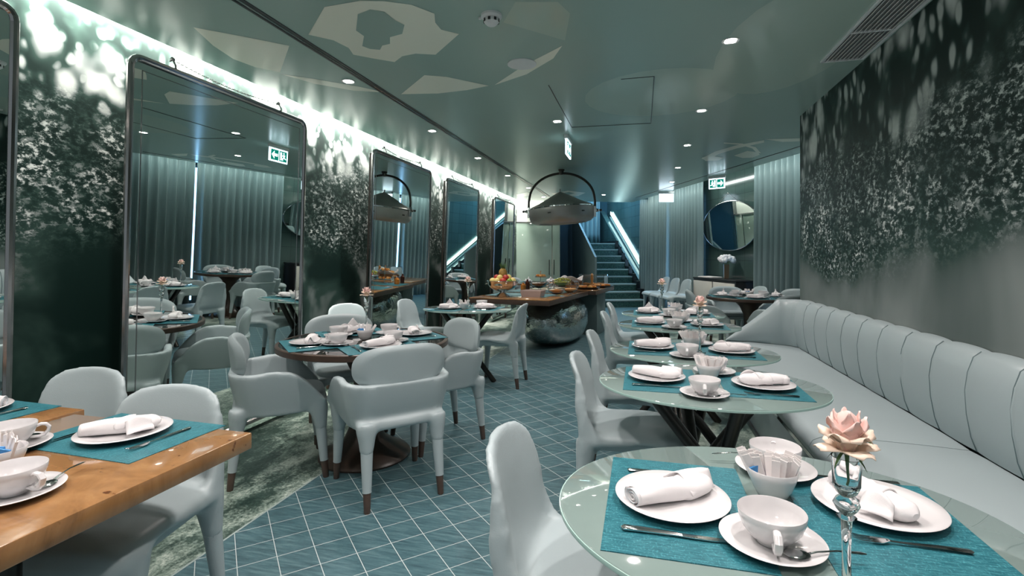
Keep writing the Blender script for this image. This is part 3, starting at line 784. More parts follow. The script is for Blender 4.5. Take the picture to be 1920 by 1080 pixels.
def tub_path(n=41, hw=.275, yb=-.235, yf=.25, rc=.13):
    pts = []
    L1 = yf-(yb+rc); L2 = rc*PI/2; L3 = 2*(hw-rc); tot = 2*L1+2*L2+L3
    for i in range(n):
        s_ = tot*i/(n-1)
        if s_ < L1: x, y, nx, ny = hw, yf-s_, 1, 0
        elif s_ < L1+L2:
            a = (s_-L1)/rc; x, y, nx, ny = hw-rc+rc*math.cos(a), yb+rc-rc*math.sin(a), math.cos(a), -math.sin(a)
        elif s_ < L1+L2+L3: x, y, nx, ny = hw-rc-(s_-L1-L2), yb, 0, -1
        elif s_ < L1+2*L2+L3:
            a = (s_-L1-L2-L3)/rc; x, y, nx, ny = -hw+rc-rc*math.sin(a), yb+rc-rc*math.cos(a), -math.sin(a), -math.cos(a)
        else: x, y, nx, ny = -hw, yb+rc+(s_-L1-2*L2-L3), -1, 0
        pts.append((x, y, nx, ny))
    return pts
def arm_shell():
    mb = MB(); P_2 = tub_path(); th = .045; rows = 7; n = len(P_2)
    def top(y): return lerp_tab([(-.3, .634), (-.16, .640), (-.05, .65), (.05, .645), (.13, .60), (.20, .52), (.25, .462)], y)[0]
    def bot(y): return lerp_tab([(-.3, .40), (0, .385), (.25, .40)], y)[0]
    vs = []
    for side in (0, 1):
        for (x, y, nx, ny) in P_2:
            tp, bt = top(y), bot(y)
            for k in range(rows):
                u = k/(rows-1); z = bt+(tp-bt)*u
                lean = .028*u-(.03*(1-u)**2)
                d = lean-(th if side else 0)
                vs.append((x+nx*d, y+ny*d*1.1-.0*u, z))
    o = n*rows; fs = []
    for i in range(n-1):
        for k in range(rows-1):
            a = i*rows+k; fs.append((a, a+rows, a+rows+1, a+1)); fs.append((o+a, o+a+1, o+a+rows+1, o+a+rows))
        for k in (0, rows-1):
            a = i*rows+k; q = (a, o+a, o+a+rows, a+rows); fs.append(q if k == 0 else q[::-1])
    for i in (0, n-1):
        for k in range(rows-1):
            a = i*rows+k; q = (a, a+1, o+a+1, o+a); fs.append(q if i == 0 else q[::-1])
    mb.add(vs, fs)
    # seat slab with round front
    pl = []
    for k in range(48):
        a = 2*PI*k/48; c_, s_ = math.cos(a), math.sin(a)
        pl.append((.255*math.copysign(abs(c_)**.55, c_), .01+.26*math.copysign(abs(s_)**.55, s_), .395))
    mb.poly(pl, (0, 0, .05))
    for (x, y, bx_, by) in ARM_LEGS:
        t = Vector((x, y, .44)); b_ = Vector((bx_, by, 0))
        mb.tube([t, t.lerp(b_, .12), t.lerp(b_, .25), t.lerp(b_, .36)], [.058, .052, .040, .034], 14)
    return mb
ARM_LEGS = ((.225, .205, .24, .245), (-.225, .205, -.24, .245), (.19, -.205, .20, -.25), (-.19, -.205, -.20, -.25))
arm_me = fuse(arm_shell(), leather, .012, 11, 'armchair_shell')
def pad_mesh():
    mb = MB(); nu, nv = 40, 9
    # rounded oblong pad, thick in the middle
    def shape(u, v, side):
        a = 2*PI*u; c_, s_ = math.cos(a), math.sin(a); r_ = v
        x = .258*math.copysign(abs(c_)**.66, c_)*r_; z = .118*math.copysign(abs(s_)**.80, s_)*r_
        th = .024*(1-r_**9)**.5
        y = -.226+.070*(x/.258)**2+side*th-.11*(z+.14)
        return (x, y, .714+z)
    for side in (1, -1):
        mb.grid(lambda u, v: shape(u, v, side), nu, nv, cu=True)
    return mb
pad_raw = pad_mesh()
cush = MB(); pl = []
for z, k_ in ((.44, 1.0), (.468, 1.0), (.480, .97), (.486, .88)):
    for k in range(48):
        a = 2*PI*k/48; c_, s_ = math.cos(a), math.sin(a)
        pl.append((.225*k_*math.copysign(abs(c_)**.6, c_), .035+.225*k_*math.copysign(abs(s_)**.6, s_), z))
fs = [(r*48+k, r*48+(k+1) % 48, (r+1)*48+(k+1) % 48, (r+1)*48+k) for r in range(3) for k in range(48)]
fs.append(tuple(range(144, 192))); fs.append(tuple(range(47, -1, -1)))
cush.add(pl, fs)
def make_arm():
    t = thing('armchair'); tag(t, '', 'chair')
    link('seat_shell', arm_me, t)
    pad_raw.build('back_pad', leather, t, ang=70, weld=.0005)
    cush.build('seat_cushion', leather, t, ang=50)
    legs = []
    for (x, y, bx_, by) in ARM_LEGS:
        a = Vector((x, y, .44)); b_ = Vector((bx_, by, 0)); legs.append((a.lerp(b_, .33), b_))
    leg_parts(t, legs); return t
proto_arm = make_arm()
def face(dx, dy): return math.atan2(-dx, dy)         # rotation so that local +Y looks along (dx, dy)

GT = [(.28, 1.19), (.28, 2.33), (.28, 3.105), (.28, 4.21), (.28, 4.99)]
GN = ['nearest glass table', 'second glass table', 'third glass table', 'fourth glass table', 'farthest glass table']
for i, ((x, y), s_) in enumerate(zip(GT, (1.345, 2.51, 3.27, 4.41, 5.24))):
    lb = ['tall backed pale leather chair nearest the camera, cut off by the bottom edge', 'pale leather side chair facing the second glass table', 'pale leather side chair facing the third glass table',
          'pale leather side chair facing the fourth glass table', 'pale leather side chair facing the farthest glass table of the banquette row'][i]
    place(proto_side, (-.115 if i == 0 else -.06, s_, 0), face(1, (0, .0, 0, 0, 0)[i]), lb, 'side chairs along the banquette tables')
RTC = (-1.745, 2.946)
for (dx, dy, lb) in ((.366, -.352, 'armchair seen from behind in front of the dark round table, back to the camera'), (-.39, -.325, 'armchair left of the dark round table, in front of the biggest mirror'),
                     (.345, .40, 'armchair on the right side of the dark round table, turned half away'), (-.42, .42, 'brightly lit armchair on the far side of the dark round table, below the mural')):
    place(proto_arm, (RTC[0]+dx, RTC[1]+dy, 0), face(-dx, -dy), lb, 'armchairs around the dark round table')
T6 = (-1.76, 4.97)
place(proto_side, (-1.40, 4.94, 0), face(-1, 0), 'side chair right of the small glass table, in front of the buffet', 'side chairs at the small glass table')
place(proto_side, (-2.28, 5.08, 0), face(1, -.05), 'bright side chair left of the small glass table, near the mirrors', 'side chairs at the small glass table')
place(proto_side, (-2.66, 4.35, 0), face(.85, -.52), 'grey side chair standing against the mural behind the dark round table')
# at the wooden tables
place(proto_side, (-1.63, 1.26, 0), face(.22, -1), 'chair tucked under the nearer end of the wooden table, half in shadow', 'side chairs at the wooden tables')
place(proto_side, (-2.26, 1.40, 0), face(.12, -1), 'smaller looking chair behind the wooden tables, against the dark mural', 'side chairs at the wooden tables')
# second round table beyond the banquette
R2 = (1.38, 7.25)
for (dx, dy, lb) in ((-.53, -.02, 'armchair seen from its side left of the far dark round table'), (.52, .34, 'armchair on the far right of the dark round table beyond the banquette'),
                     (-.13, .60, 'armchair behind the far dark round table, facing the camera'), (.26, -.50, 'armchair partly hidden behind the slanted banquette end')):
    place(proto_arm, (R2[0]+dx, R2[1]+dy, 0), face(-dx, -dy), lb, 'armchairs around the far dark round table')
for (x, y, lb) in ((.31, 11.62, 'leftmost of three bluish chairs lined up against the curtain'), (.48, 11.08, 'middle one of three bluish chairs lined up against the curtain'), (.66, 10.55, 'bluish chair against the curtain, nearest the sideboard'),
                   (1.56, 8.45, 'bluish chair by the curtain right of the black sideboard')):
    place(proto_side, (x, y, 0), face(-N2.x, -N2.y), lb, 'spare chairs lined up against the curtains')
# table near the back wall
R3 = (-1.98, 9.95)
for (dx, dy, lb) in ((.36, -.38, 'armchair in front of the back table, legs seen under the small glass table'), (-.44, .20, 'armchair left of the back table near the farthest mirror'), (.30, .48, 'armchair behind the back table before the lacquered glass doors')):
    place(proto_arm, (R3[0]+dx, R3[1]+dy, 0), face(-dx, -dy), lb, 'armchairs around the back table')

# ------------------------------------------------------------------ banquette
bq = thing('banquette', (0, 0, 0)); tag(bq, 'long pale leather banquette with channelled back along the right mural wall', 'banquette')
YE = 5.45
mb = MB(); mb.bx(.80, 1.44, -.9, 5.36, .0, .33); mb.build('plinth', leather, bq, bevel=.004)
mb = MB(); mb.bx(.775, .80, -.9, 5.38, .335, .355); mb.build('chrome_trim', chrome, bq, smooth_=False)
mb = MB(); mb.bx(.786, .799, -.9, 5.36, .0, .035); mb.build('kick_strip', black, bq, smooth_=False)
def seat_mod(y0, y1):
    mb = MB()
    sec = [(1.40, .34), (.80, .34), (.775, .36), (.765, .40), (.78, .435), (.815, .452), (1.0, .458), (1.25, .452), (1.40, .445)]
    n_ = max(4, int((y1-y0)/.12)); m_ = len(sec)
    vs = []
    for i in range(n_+1):
        y = y0+(y1-y0)*i/n_; e = 1
        sh = .006 if i in (0, n_) else 0
        for (x, z) in sec: vs.append((x, y, z-sh*(1 if z > .4 else 0)))
    fs = [(i*m_+k, i*m_+(k+1) % m_, (i+1)*m_+(k+1) % m_, (i+1)*m_+k) for i in range(n_) for k in range(m_)]
    fs += [tuple(range(m_-1, -1, -1)), tuple(range(n_*m_, n_*m_+m_))]
    mb.add(vs, fs); mb.build('seat_cushion', leather, bq, ang=60)
seat_mod(-.9, 2.648); seat_mod(2.655, 5.40)
# channelled back swept along the wall, then turned across the end and sinking to the seat
path = []
y = -.9
while y < 5.10: path.append((1.455, y, -1, 0, 1.0)); y += .0085
for k in range(1, 19):
    a = PI/2*k/18; path.append((1.455-.20+.20*math.cos(a), 5.10+.20*math.sin(a), -math.cos(a), -math.sin(a), 1.0-.04*(k/18)))
for k in range(1, 31):
    u = k/30; path.append((1.255-.44*u, 5.30+.10*u, -.22, -.975, .96-.93*u**.92))
sec = [(.0, .0), (.06, .0), (.085, .06), (.105, .16), (.112, .26), (.10, .35), (.075, .415), (.04, .44), (.0, .44)]
mb = MB(); vs = []; m_ = len(sec); arc = 0; seams = []
for i, (x, y, nx, ny, h_) in enumerate(path):
    if i: arc += math.hypot(x-path[i-1][0], y-path[i-1][1])
    f_ = ((arc+.9-2.60-.0) / .285) % 1 if False else ((arc-(.9+2.606)) / .283) % 1
    g_ = abs(math.sin(PI*f_))**.45 if arc < 6.1 else 1
    for (d, z) in sec:
        dd = d*(.82+.18*g_)*(0.55+.45*h_); vs.append((x+nx*dd, y+ny*dd, .452+z*h_-(0.012*(1-g_) if z > .3 else 0)))
n_ = len(path)
fs = [(i*m_+k, i*m_+k+1, (i+1)*m_+k+1, (i+1)*m_+k) for i in range(n_-1) for k in range(m_-1)]
fs += [tuple(range(m_)), tuple(range((n_-1)*m_+m_-1, (n_-1)*m_-1, -1))]
mb.add(vs, fs); mb.build('backrest', leather, bq, ang=65)
arc_s = (.9+2.606) % .283
while arc_s < 6.2:
    # find path index
    acc = 0
    for i in range(1, n_):
        acc += math.hypot(path[i][0]-path[i-1][0], path[i][1]-path[i-1][1])
        if acc >= arc_s: break
    x, y, nx, ny, h_ = path[i]
    MB().tube([(x+nx*(d*.82*(.55+.45*h_)+.003), y+ny*(d*.82*(.55+.45*h_)+.003), .452+z*h_-(.010 if z > .3 else 0)) for d, z in sec[1:-1]], .0035, 6).build('stitched_seam', seam, bq)
    arc_s += .283

# ------------------------------------------------------------------ tables
def make_glass_table():
    t = thing('glass_table'); tag(t, '', 'table', 'oval glass tables')
    MB().lathe([(0, .730), (.458, .730), (.465, .734), (.465, .740), (.461, .744), (0, .744)], 96, sy=.817).build('table_top', frost, t, ang=50)
    mb = MB().lathe([(.4655, .7325), (.4665, .737), (.4655, .7415)], 96, sy=.817); mb.build('glass_edge', frost_edge, t)
    for k in range(4):
        a = R(20+90*k); b_ = a+R(158)
        A_ = Vector((.27*math.cos(a), .23*math.sin(a), .725)); B_ = Vector((.30*math.cos(b_), .25*math.sin(b_), .0))
        MB().tube([A_, B_], .027, 14, up=(0, 0, 1)).build('leg', dark_metal, t)
        MB().lathe([(.03, 0), (.032, -.004), (.0, -.004)], 16, c=(A_.x, A_.y, .7295)).build('leg_plate', steel, t)
    return t
proto_gt = make_glass_table()
gl = ['oval pale glass table nearest the camera at lower right', 'second oval glass table along the banquette, crossed dark legs showing', 'third oval glass table along the banquette, rose vase on it',
      'fourth oval glass table along the banquette', 'farthest oval glass table of the banquette row']
for (x, y), lb in zip(GT, gl): place(proto_gt, (x, y, 0), 0, lb)
place(proto_gt, (*T6, 0), 0, 'small glass table standing in front of the buffet')
def make_round():
    t = thing('round_table'); tag(t, '', 'table', 'dark pedestal tables')
    MB().lathe([(.50, .709), (.525, .709), (.536, .715), (.536, .745), (.53, .750), (.515, .750), (.515, .747)], 96).build('edge_band', wood_dark, t, ang=50)
    MB().lathe([(0, .712), (.514, .712), (.514, .7475), (0, .7475)], 96).build('table_top', rt_glass, t, ang=50)
    MB().lathe([(.285, 0), (.29, .012), (.275, .03), (.21, .06), (.13, .12), (.085, .22), (.065, .36), (.075, .52), (.12, .62), (.19, .69), (.24, .708), (0, .708)], 64).build('pedestal', wood_dark, t, ang=60)
    return t
proto_rt = make_round()
place(proto_rt, (*RTC, 0), 0, 'dark brown round pedestal table in the middle with four armchairs')
place(proto_rt, (*R2, 0), 0, 'dark brown round pedestal table beyond the slanted banquette end')
place(proto_rt, (*R3, 0), 0, 'dark round table near the back glass doors, behind the buffet')
def wood_table(x0, x1, y0, y1, label):
    t = thing('wooden_table', ((x0+x1)/2, (y0+y1)/2, 0)); tag(t, label, 'table', 'burl wood tables')
    hx, hy = (x1-x0)/2, (y1-y0)/2
    MB().bx(-hx, hx, -hy, hy, .700, .750).build('table_top', burl, t, bevel=.004)
    MB().bx(-hx+.16, hx-.16, -hy+.08, hy-.45, .665, .699).build('frame', wood_dark, t, bevel=.003)
    for sy in (-hy+.15, hy-.42):
        MB().lathe([(.20, 0), (.20, .012), (.05, .03), (.038, .06), (.038, .655)], 24, c=(0, sy, 0)).build('pedestal_leg', dark_metal, t)
    return t
wood_table(-1.90, -1.17, -.35, 1.315, 'glossy honey burl wood table at lower left, closest to the aisle')
wood_table(-2.66, -1.925, -.35, 1.365, 'glossy honey burl wood table beside the left mural wall, mostly cut off')

# ------------------------------------------------------------------ tableware
def make_mat(w_, d_):
    t = MB().bx(-w_/2, w_/2, -d_/2, d_/2, 0, .0018).build('placemat', mat_teal, smooth_=False); tag(t, '', 'placemat'); return t
def make_plate():
    t = MB().lathe([(0, .004), (.055, .004), (.06, .0), (.066, .003), (.10, .0105), (.122, .0165), (.1235, .018), (.122, .0195), (.10, .0145), (.07, .0085), (0, .0075)], 64).build('plate', porcelain, ang=60)
    tag(t, '', 'plate'); return t
def make_saucer():
    t = MB().lathe([(0, .003), (.04, .003), (.042, 0), (.046, .002), (.08, .009), (.092, .0135), (.0935, .015), (.092, .016), (.075, .0115), (.042, .0065), (.036, .0048), (0, .0048)], 56).build('saucer', porcelain, ang=60)
    tag(t, '', 'saucer'); return t
def make_cup():
    t = thing('teacup'); tag(t, '', 'cup')
    MB().lathe([(0, .004), (.022, .004), (.024, 0), (.027, .001), (.028, .006), (.040, .014), (.0525, .030), (.0585, .047), (.0605, .060), (.0598, .0612), (.0588, .060), (.0565, .046), (.050, .030), (.038, .0165), (.02, .0085), (0, .0075)], 56).build('bowl', porcelain, t, ang=60)
    pts = [(.055, 0, .047), (.066, 0, .051), (.077, 0, .049), (.084, 0, .040), (.082, 0, .029), (.073, 0, .019), (.062, 0, .016), (.043, 0, .018)]
    MB().tube(pts, [.0042, .0045, .005, .005, .005, .0048, .0044, .004], 10, flat=1.0, up=(0, 1, 0)).xf(Matrix.Diagonal((1, 1.5, 1, 1))).build('handle', porcelain, t)
    return t
def make_spoon():
    mb = MB()
    mb.ball((.0, 0, .004), .016, 14, 8, (1.45, 1, .22))
    mb.tube([(-.02, 0, .005), (-.035, 0, .008), (-.07, 0, .010), (-.112, 0, .006), (-.122, 0, .005)], [.0028, .0022, .0024, .004, .002], 8, flat=.5)
    t = mb.build('teaspoon', steel); tag(t, '', 'spoon'); return t
def make_knife():
    mb = MB()
    mb.tube([(-.105, 0, .005), (-.10, 0, .005), (-.05, 0, .005), (0, 0, .0045), (.012, 0, .004)], [.003, .0085, .0075, .006, .005], 10, flat=.55)
    mb.poly([(.005, -.006, .0035), (.06, -.008, .0035), (.095, -.005, .0035), (.108, .004, .0035), (.005, .006, .0035)], (0, 0, .0015))
    t = mb.build('knife', steel, ang=40); tag(t, '', 'knife'); return t
def make_fork():
    mb = MB()
    mb.tube([(-.10, 0, .004), (-.095, 0, .004), (-.05, 0, .005), (.02, 0, .005), (.04, 0, .006)], [.003, .0075, .006, .003, .0035], 8, flat=.45)
    mb.poly([(.035, -.004, .006), (.05, -.0115, .004), (.066, -.0115, .0035), (.066, .0115, .0035), (.05, .0115, .004), (.035, .004, .006)], (0, 0, .0014))
    for k in range(4):
        y = -.0095+k*.00635; mb.tube([(.064, y, .0042), (.085, y, .005), (.10, y*.9, .009)], [.0018, .0016, .0008], 6)
    t = mb.build('fork', steel, ang=40); tag(t, '', 'fork'); return t
def make_napkin(kind):
    t = thing('napkin'); tag(t, '', 'napkin'); mb = MB()
    Ln = .205 if kind == 0 else .19
    n_ = 26
    def rp(u): return .0225+.006*math.sin(PI*min(1, u*1.1))+(.004 if u > .6 else 0)
    rings = 22
    def fn(u, v):
        a = 2*PI*v; r_ = rp(u)*(1+.035*math.sin(3*a+5*u)+.02*math.sin(5*a-9*u))
        if u > .86: r_ *= max(.25, 1-((u-.86)/.14)**2*.75)
        x = -Ln/2+u*Ln; fl_ = .80
        return (x, r_*math.cos(a)*1.12, r_*math.sin(a)*fl_+rp(.4)*fl_*.9+.002*math.sin(7*u))
    mb.grid(fn, rings, n_, cv=True)
    e = [fn(1, k/n_) for k in range(n_)]; mb.add(e, [tuple(range(n_))])
    # spiral end
    sp_ = MB()
    cz = rp(.4)*.8*.9
    spts = []
    for k in range(60):
        a = k*.33; r_ = .0028+.0235*k/60; spts.append((r_*math.cos(a)*1.08, r_*math.sin(a)*.80+cz))
    th = .0016; vs = []; 
    for x in (-Ln/2-.007, -Ln/2+.02):
        for y, z in spts: vs.append((x, y, z))
    m_ = len(spts); sp_.add(vs, [(k, k+1, m_+k+1, m_+k) for k in range(m_-1)])
    mb.build('roll', linen, t, ang=60)
    o = sp_.build('rolled_end', linen, t, ang=80, fix=False); so = o.modifiers.new('t', 'SOLIDIFY'); so.thickness = .0024; so.offset = 0
    MB().tube([(-Ln/2-.0075, y, z) for y, z in spts[20:]], .0006, 4).build('hem', linen_hem, t)
    # folded tail
    tl = MB()
    if kind == 0:
        def ff(u, v):
            w_ = .085*(1-u*.55); x = .02+u*.085; y = (v-.5)*w_*1.2+.01
            return (x, y, .012+.040*math.exp(-((v-.5)*3.0)**2)*(1-.25*u)+.004*math.sin(9*v+4*u))
        tl.grid(ff, 10, 14)
    else:
        def ff(u, v):
            a = -.25*PI+v*1.5*PI; r_ = .0275+.003*math.sin(8*v+5*u); x = -.035+u*.055+.022*v
            return (x, r_*math.cos(a)*1.1, max(.0, r_*math.sin(a)*.88)+.020 if r_*math.sin(a) > -.018 else .003)
        tl.grid(ff, 8, 20)
        def f3(u, v): return (.01+u*.065+.01*v, -.03-.035*v*(1-u*.6)+.0, .036-.028*v+.012*math.sin(PI*u)*(1-v)+.004*math.sin(6*v+3*u))
        tl.grid(f3, 8, 8)
    o = tl.build('folded_flap', linen, t, ang=80, fix=False); so = o.modifiers.new('t', 'SOLIDIFY'); so.thickness = .003; so.offset = 0
    return t
def make_peak_napkin():
    t = make_napkin(1); t['label'] = ''
    pk = MB()
    def fp(u, v): return (.0+(u-.5)*.10*(1-v), .012+.006*math.sin(5*u), .035+.055*v+.003*math.sin(7*u))
    pk.grid(fp, 8, 6); o = pk.build('raised_corner', linen, t, ang=80, fix=False); so = o.modifiers.new('t', 'SOLIDIFY'); so.thickness = .003
    return t
def make_bowl():
    t = MB().lathe([(0, .003), (.026, .003), (.028, 0), (.031, .001), (.042, .022), (.050, .045), (.0545, .064), (.0535, .065), (.052, .064), (.047, .044), (.038, .02), (.025, .008), (0, .007)], 48).build('sachet_bowl', porcelain, ang=60)
    tag(t, '', 'bowl', 'white sugar sachet bowls'); return t
def make_sachet():
    mb = MB(); mb.bx(-.012, .012, -.0014, .0014, 0, .068); mb.bx(-.012, .012, -.0005, .0005, .067, .073); mb.bx(-.0035, .0035, -.0018, .0018, .020, .034)
    mb = MB()
    def fs_(u, v):
        return ((u-.5)*.025, 0, v*.074)
    mb.bx(-.0085, .0085, -.0004, .0004, 0, .006).bx(-.0085, .0085, -.0026, .0026, .006, .074).bx(-.0085, .0085, -.0004, .0004, .074, .081)
    t = mb.build('sugar_sachet', paper, smooth_=False); tag(t, '', 'sachet')
    return t
def make_blue():
    t = MB().bx(-.012, .012, -.002, .002, 0, .045).build('sweetener_sachet', paper_blue, smooth_=False); tag(t, '', 'sachet'); return t
pm, pmh = make_mat(.31, .45), None
pp, ps, pcup, psp, pk_, pf = make_plate(), make_saucer(), make_cup(), make_spoon(), make_knife(), make_fork()
pn0, pn1, pn2 = make_napkin(0), make_napkin(1), make_peak_napkin()
pbowl, psach, pblue = make_bowl(), make_sachet(), make_blue()

def setting(cx, cy, rz, zt, desc, w_=1, nap=0, nrot=.4, poff=(0, 0), cutl=True, flip=False, scale=1, group='table settings'):
    """placemat centred at (cx, cy); the diner sits on local -Y, looking along +Y"""
    Rm = Matrix.Rotation(rz, 3, 'Z')
    def W_(x, y, z): p = Rm @ Vector((x, y, 0)); return (cx+p.x, cy+p.y, zt+z)
    place(pm, W_(0, 0, 0), rz+PI/2, 'teal placemat %s' % desc, 'woven teal placemats')
    place(pp, W_(poff[0], poff[1], .0020), rz, 'white plate %s' % desc, 'white plates')
    place((pn0, pn1, pn2)[nap], W_(poff[0], poff[1]+.004, .0128), rz+nrot, 'rolled napkin %s' % desc, 'rolled white napkins')
    if cutl:
        place(pk_, W_(poff[0]+.143, poff[1]-.0, .0020), rz+PI/2, 'steel knife %s' % desc, 'table knives')
        place(pf, W_(poff[0]-.143, poff[1]-.0, .0020), rz+PI/2, 'steel fork %s' % desc, 'table forks')
def cup_set(x, y, zt, rz, desc, spoon_rot=None):
    place(ps, (x, y, zt+.0022), rz, 'saucer %s' % desc, 'white saucers')
    place(pcup, (x, y, zt+.0075), rz, 'white teacup %s' % desc, 'white teacups')
    a = rz+.62
    place(psp, (x+.060*math.cos(a), y+.060*math.sin(a), zt+.0145), (spoon_rot if spoon_rot is not None else rz+1.9)+PI, 'teaspoon %s' % desc, 'teaspoons')
def bowl_set(x, y, zt, desc, n=9, blue=1, seed=1):
    place(pbowl, (x, y, zt+.0005), 0, 'white bowl of sugar sachets %s' % desc)
    rnd = random.Random(seed)
    for k in range(n):
        u = (k+.5)/n; a = -PI*.15+rnd.uniform(-.2, .2); px = -.034+.068*u; py = rnd.uniform(-.022, .022)*(1-abs(2*u-1)*.6)
        tilt = (u-.5)*1.05+rnd.uniform(-.06, .06); tx = rnd.uniform(-.28, .28)
        place(psach, (x+px, y+py, zt+.018+.010*abs(2*u-1)), 0, 'white sugar sachet in the bowl %s' % desc, 'sugar sachets %s' % desc, rot=(tx, tilt, a+rnd.uniform(-.4, .4)))
    for k in range(blue):
        place(pblue, (x-.022+.016*k, y+.0-.012*(k % 2), zt+.030), 0, 'blue sweetener sachet in the bowl %s' % desc, 'blue sachets %s' % desc, rot=(.25, -.45+.25*k, .2*k))

ZG = .7442
# glass tables along the banquette: a place on the aisle side and one on the banquette side
for i, (x, y) in enumerate(GT):
    nm_ = GN[i]
    dy = (-.005, .02, .015, .015, .015)[i]
    setting(x-.20, y+dy, -PI/2, ZG, 'on the aisle side of the %s' % nm_, nap=(0, 0, 0, 0, 2)[i], nrot=(PI/2+.62, PI/2-.35, PI/2+.3, PI/2+.25, PI/2)[i], poff=(0.0, -.015))
    setting(x+.205, y+dy, PI/2, ZG, 'on the banquette side of the %s' % nm_, nap=(1, 1, 1, 1, 2)[i], nrot=(PI/2-1.15+PI, PI/2+.2, PI/2+.1, -PI/2+.2, PI/2)[i], poff=(.075 if i == 0 else -.03, -.01))
    cup_set(x-.04, y-.136 if i == 0 else y-.215, ZG+(.0018 if i == 0 else 0), -PI*.53, 'at the near edge of the %s' % nm_)
    cup_set(x+.05, y+.225 if i == 0 else y+.20, ZG+(.0018 if i == 0 else 0), PI*.45, 'at the far edge of the %s' % nm_)
    bowl_set(x+.012, y+.085 if i == 0 else y+.085, ZG, 'in the middle of the %s' % nm_, n=(22, 18, 13, 10, 8)[i], blue=(1, 0, 0, 0, 1)[i], seed=i)
# small glass table near the buffet
setting(T6[0]-.16, T6[1]-.10, -PI/2, ZG, 'on the left of the small glass table by the buffet', nap=2, nrot=PI/2)
setting(T6[0]+.19, T6[1]+.02, PI/2, ZG, 'on the right of the small glass table by the buffet', nap=1, nrot=PI/2)
bowl_set(T6[0], T6[1]-.09, ZG, 'on the small glass table by the buffet', n=6, blue=0, seed=11)
cup_set(T6[0]+.10, T6[1]+.19, ZG, 1.2, 'on the small glass table by the buffet')
# dark round tables
def round_set(C, zt, base, desc, sides, nap=(0, 1, 2, 0), bowl=8, cups=True):
    for k in range(4):
        a = base+k*PI/2
        u = Vector((math.cos(a), math.sin(a), 0)); rz = math.atan2(-u.x, u.y)+PI    # looks to centre
        c_ = Vector((C[0], C[1], 0))+u*.335
        setting(c_.x, c_.y, rz, zt, '%s %s' % (sides[k], desc), nap=nap[k], nrot=(.35, -.2, .2, -.3)[k])
        v_ = Vector((C[0], C[1], 0))+Vector((math.cos(a+.55), math.sin(a+.55), 0))*.235
        cup_set(v_.x, v_.y, zt, a+(-.9), '%s %s' % (sides[k], desc))
    bowl_set(C[0], C[1], zt, 'in the middle of %s' % desc.replace('of ', '', 1), n=bowl, blue=2, seed=int(C[1]*10))
round_set(RTC, .7502, math.atan2(-.352, .366), 'of the foreground dark round table', ['at the near right side', 'at the far right side', 'at the far left side', 'at the near left side'])
round_set(R2, .7502, math.atan2(-.02, -.53), 'of the far dark round table', ['at the left side', 'at the near side', 'at the right side', 'at the far side'], nap=(2, 1, 2, 0), bowl=6)
# wooden tables
setting(-1.525, 1.195, PI-.03, .7502, 'at the far end of the aisle side wooden table', nap=1, nrot=.75+PI, poff=(.0, .0))
setting(-2.27, 1.22, PI-.03, .7502, 'at the far end of the wall side wooden table', nap=0, nrot=.7)
setting(-2.27, .55, -PI/2, .7502, 'on the left of the wall side wooden table', nap=0, nrot=.7)
cup_set(-1.385, .83, .7502, .05, 'on the wooden table, nearest the camera')
cup_set(-1.735, 1.03, .7502, .9, 'on the wooden table behind the sachet bowl')
bowl_set(-1.56, .905, .7502, 'on the honey wooden table', n=15, blue=4, seed=21)
# napkins on the back table
for k in range(3):
    a = -.6+k*1.6; setting(R3[0]+.33*math.cos(a), R3[1]+.33*math.sin(a), a+PI/2, .7502, '%s of the back table near the glass doors' % ['at the right side', 'at the far side', 'at the left side'][k], nap=2, cutl=False)

# ------------------------------------------------------------------ bud vases with roses
def make_vase():
    t = thing('bud_vase'); tag(t, '', 'vase', 'slim crystal bud vases')
    MB().lathe([(0, 0), (.030, 0), (.031, .003), (.012, .008), (.006, .02), (.0055, .14), (.007, .185), (.0125, .190), (.007, .194), (.013, .203), (.0165, .212), (.013, .221), (.008, .226), (.013, .232), (.017, .245), (.018, .285), (.0188, .292), (.0172, .292), (.0162, .285), (.0155, .25), (.010, .240), (0, .238)], 32).build('stem_glass', glass, t, ang=70)
    return t
def petal(mb, a, r0, h0, w_, h_, open_, curl, rnd):
    """one cupped petal attached at radius r0, opening outward"""
    def fn(u, v):
        x = (u-.5)*2; ww = w_*math.sin(PI*min(1, .16+.80*v))**.6*(1-.0*v)
        th = x*ww/ max(.006, (r0+open_*v))
        th = max(-1.25, min(1.25, th))
        rr = r0+open_*(v**1.4)+curl*max(0, v-.72)*1.8-.0*x*x
        z = h0+h_*v-(.28*h_*x*x*v)-curl*1.3*max(0, v-.80)
        rr += .0012*math.sin(7*x+9*v+a)
        return (rr*math.cos(a+th), rr*math.sin(a+th), z)
    mb.grid(fn, 9, 9)
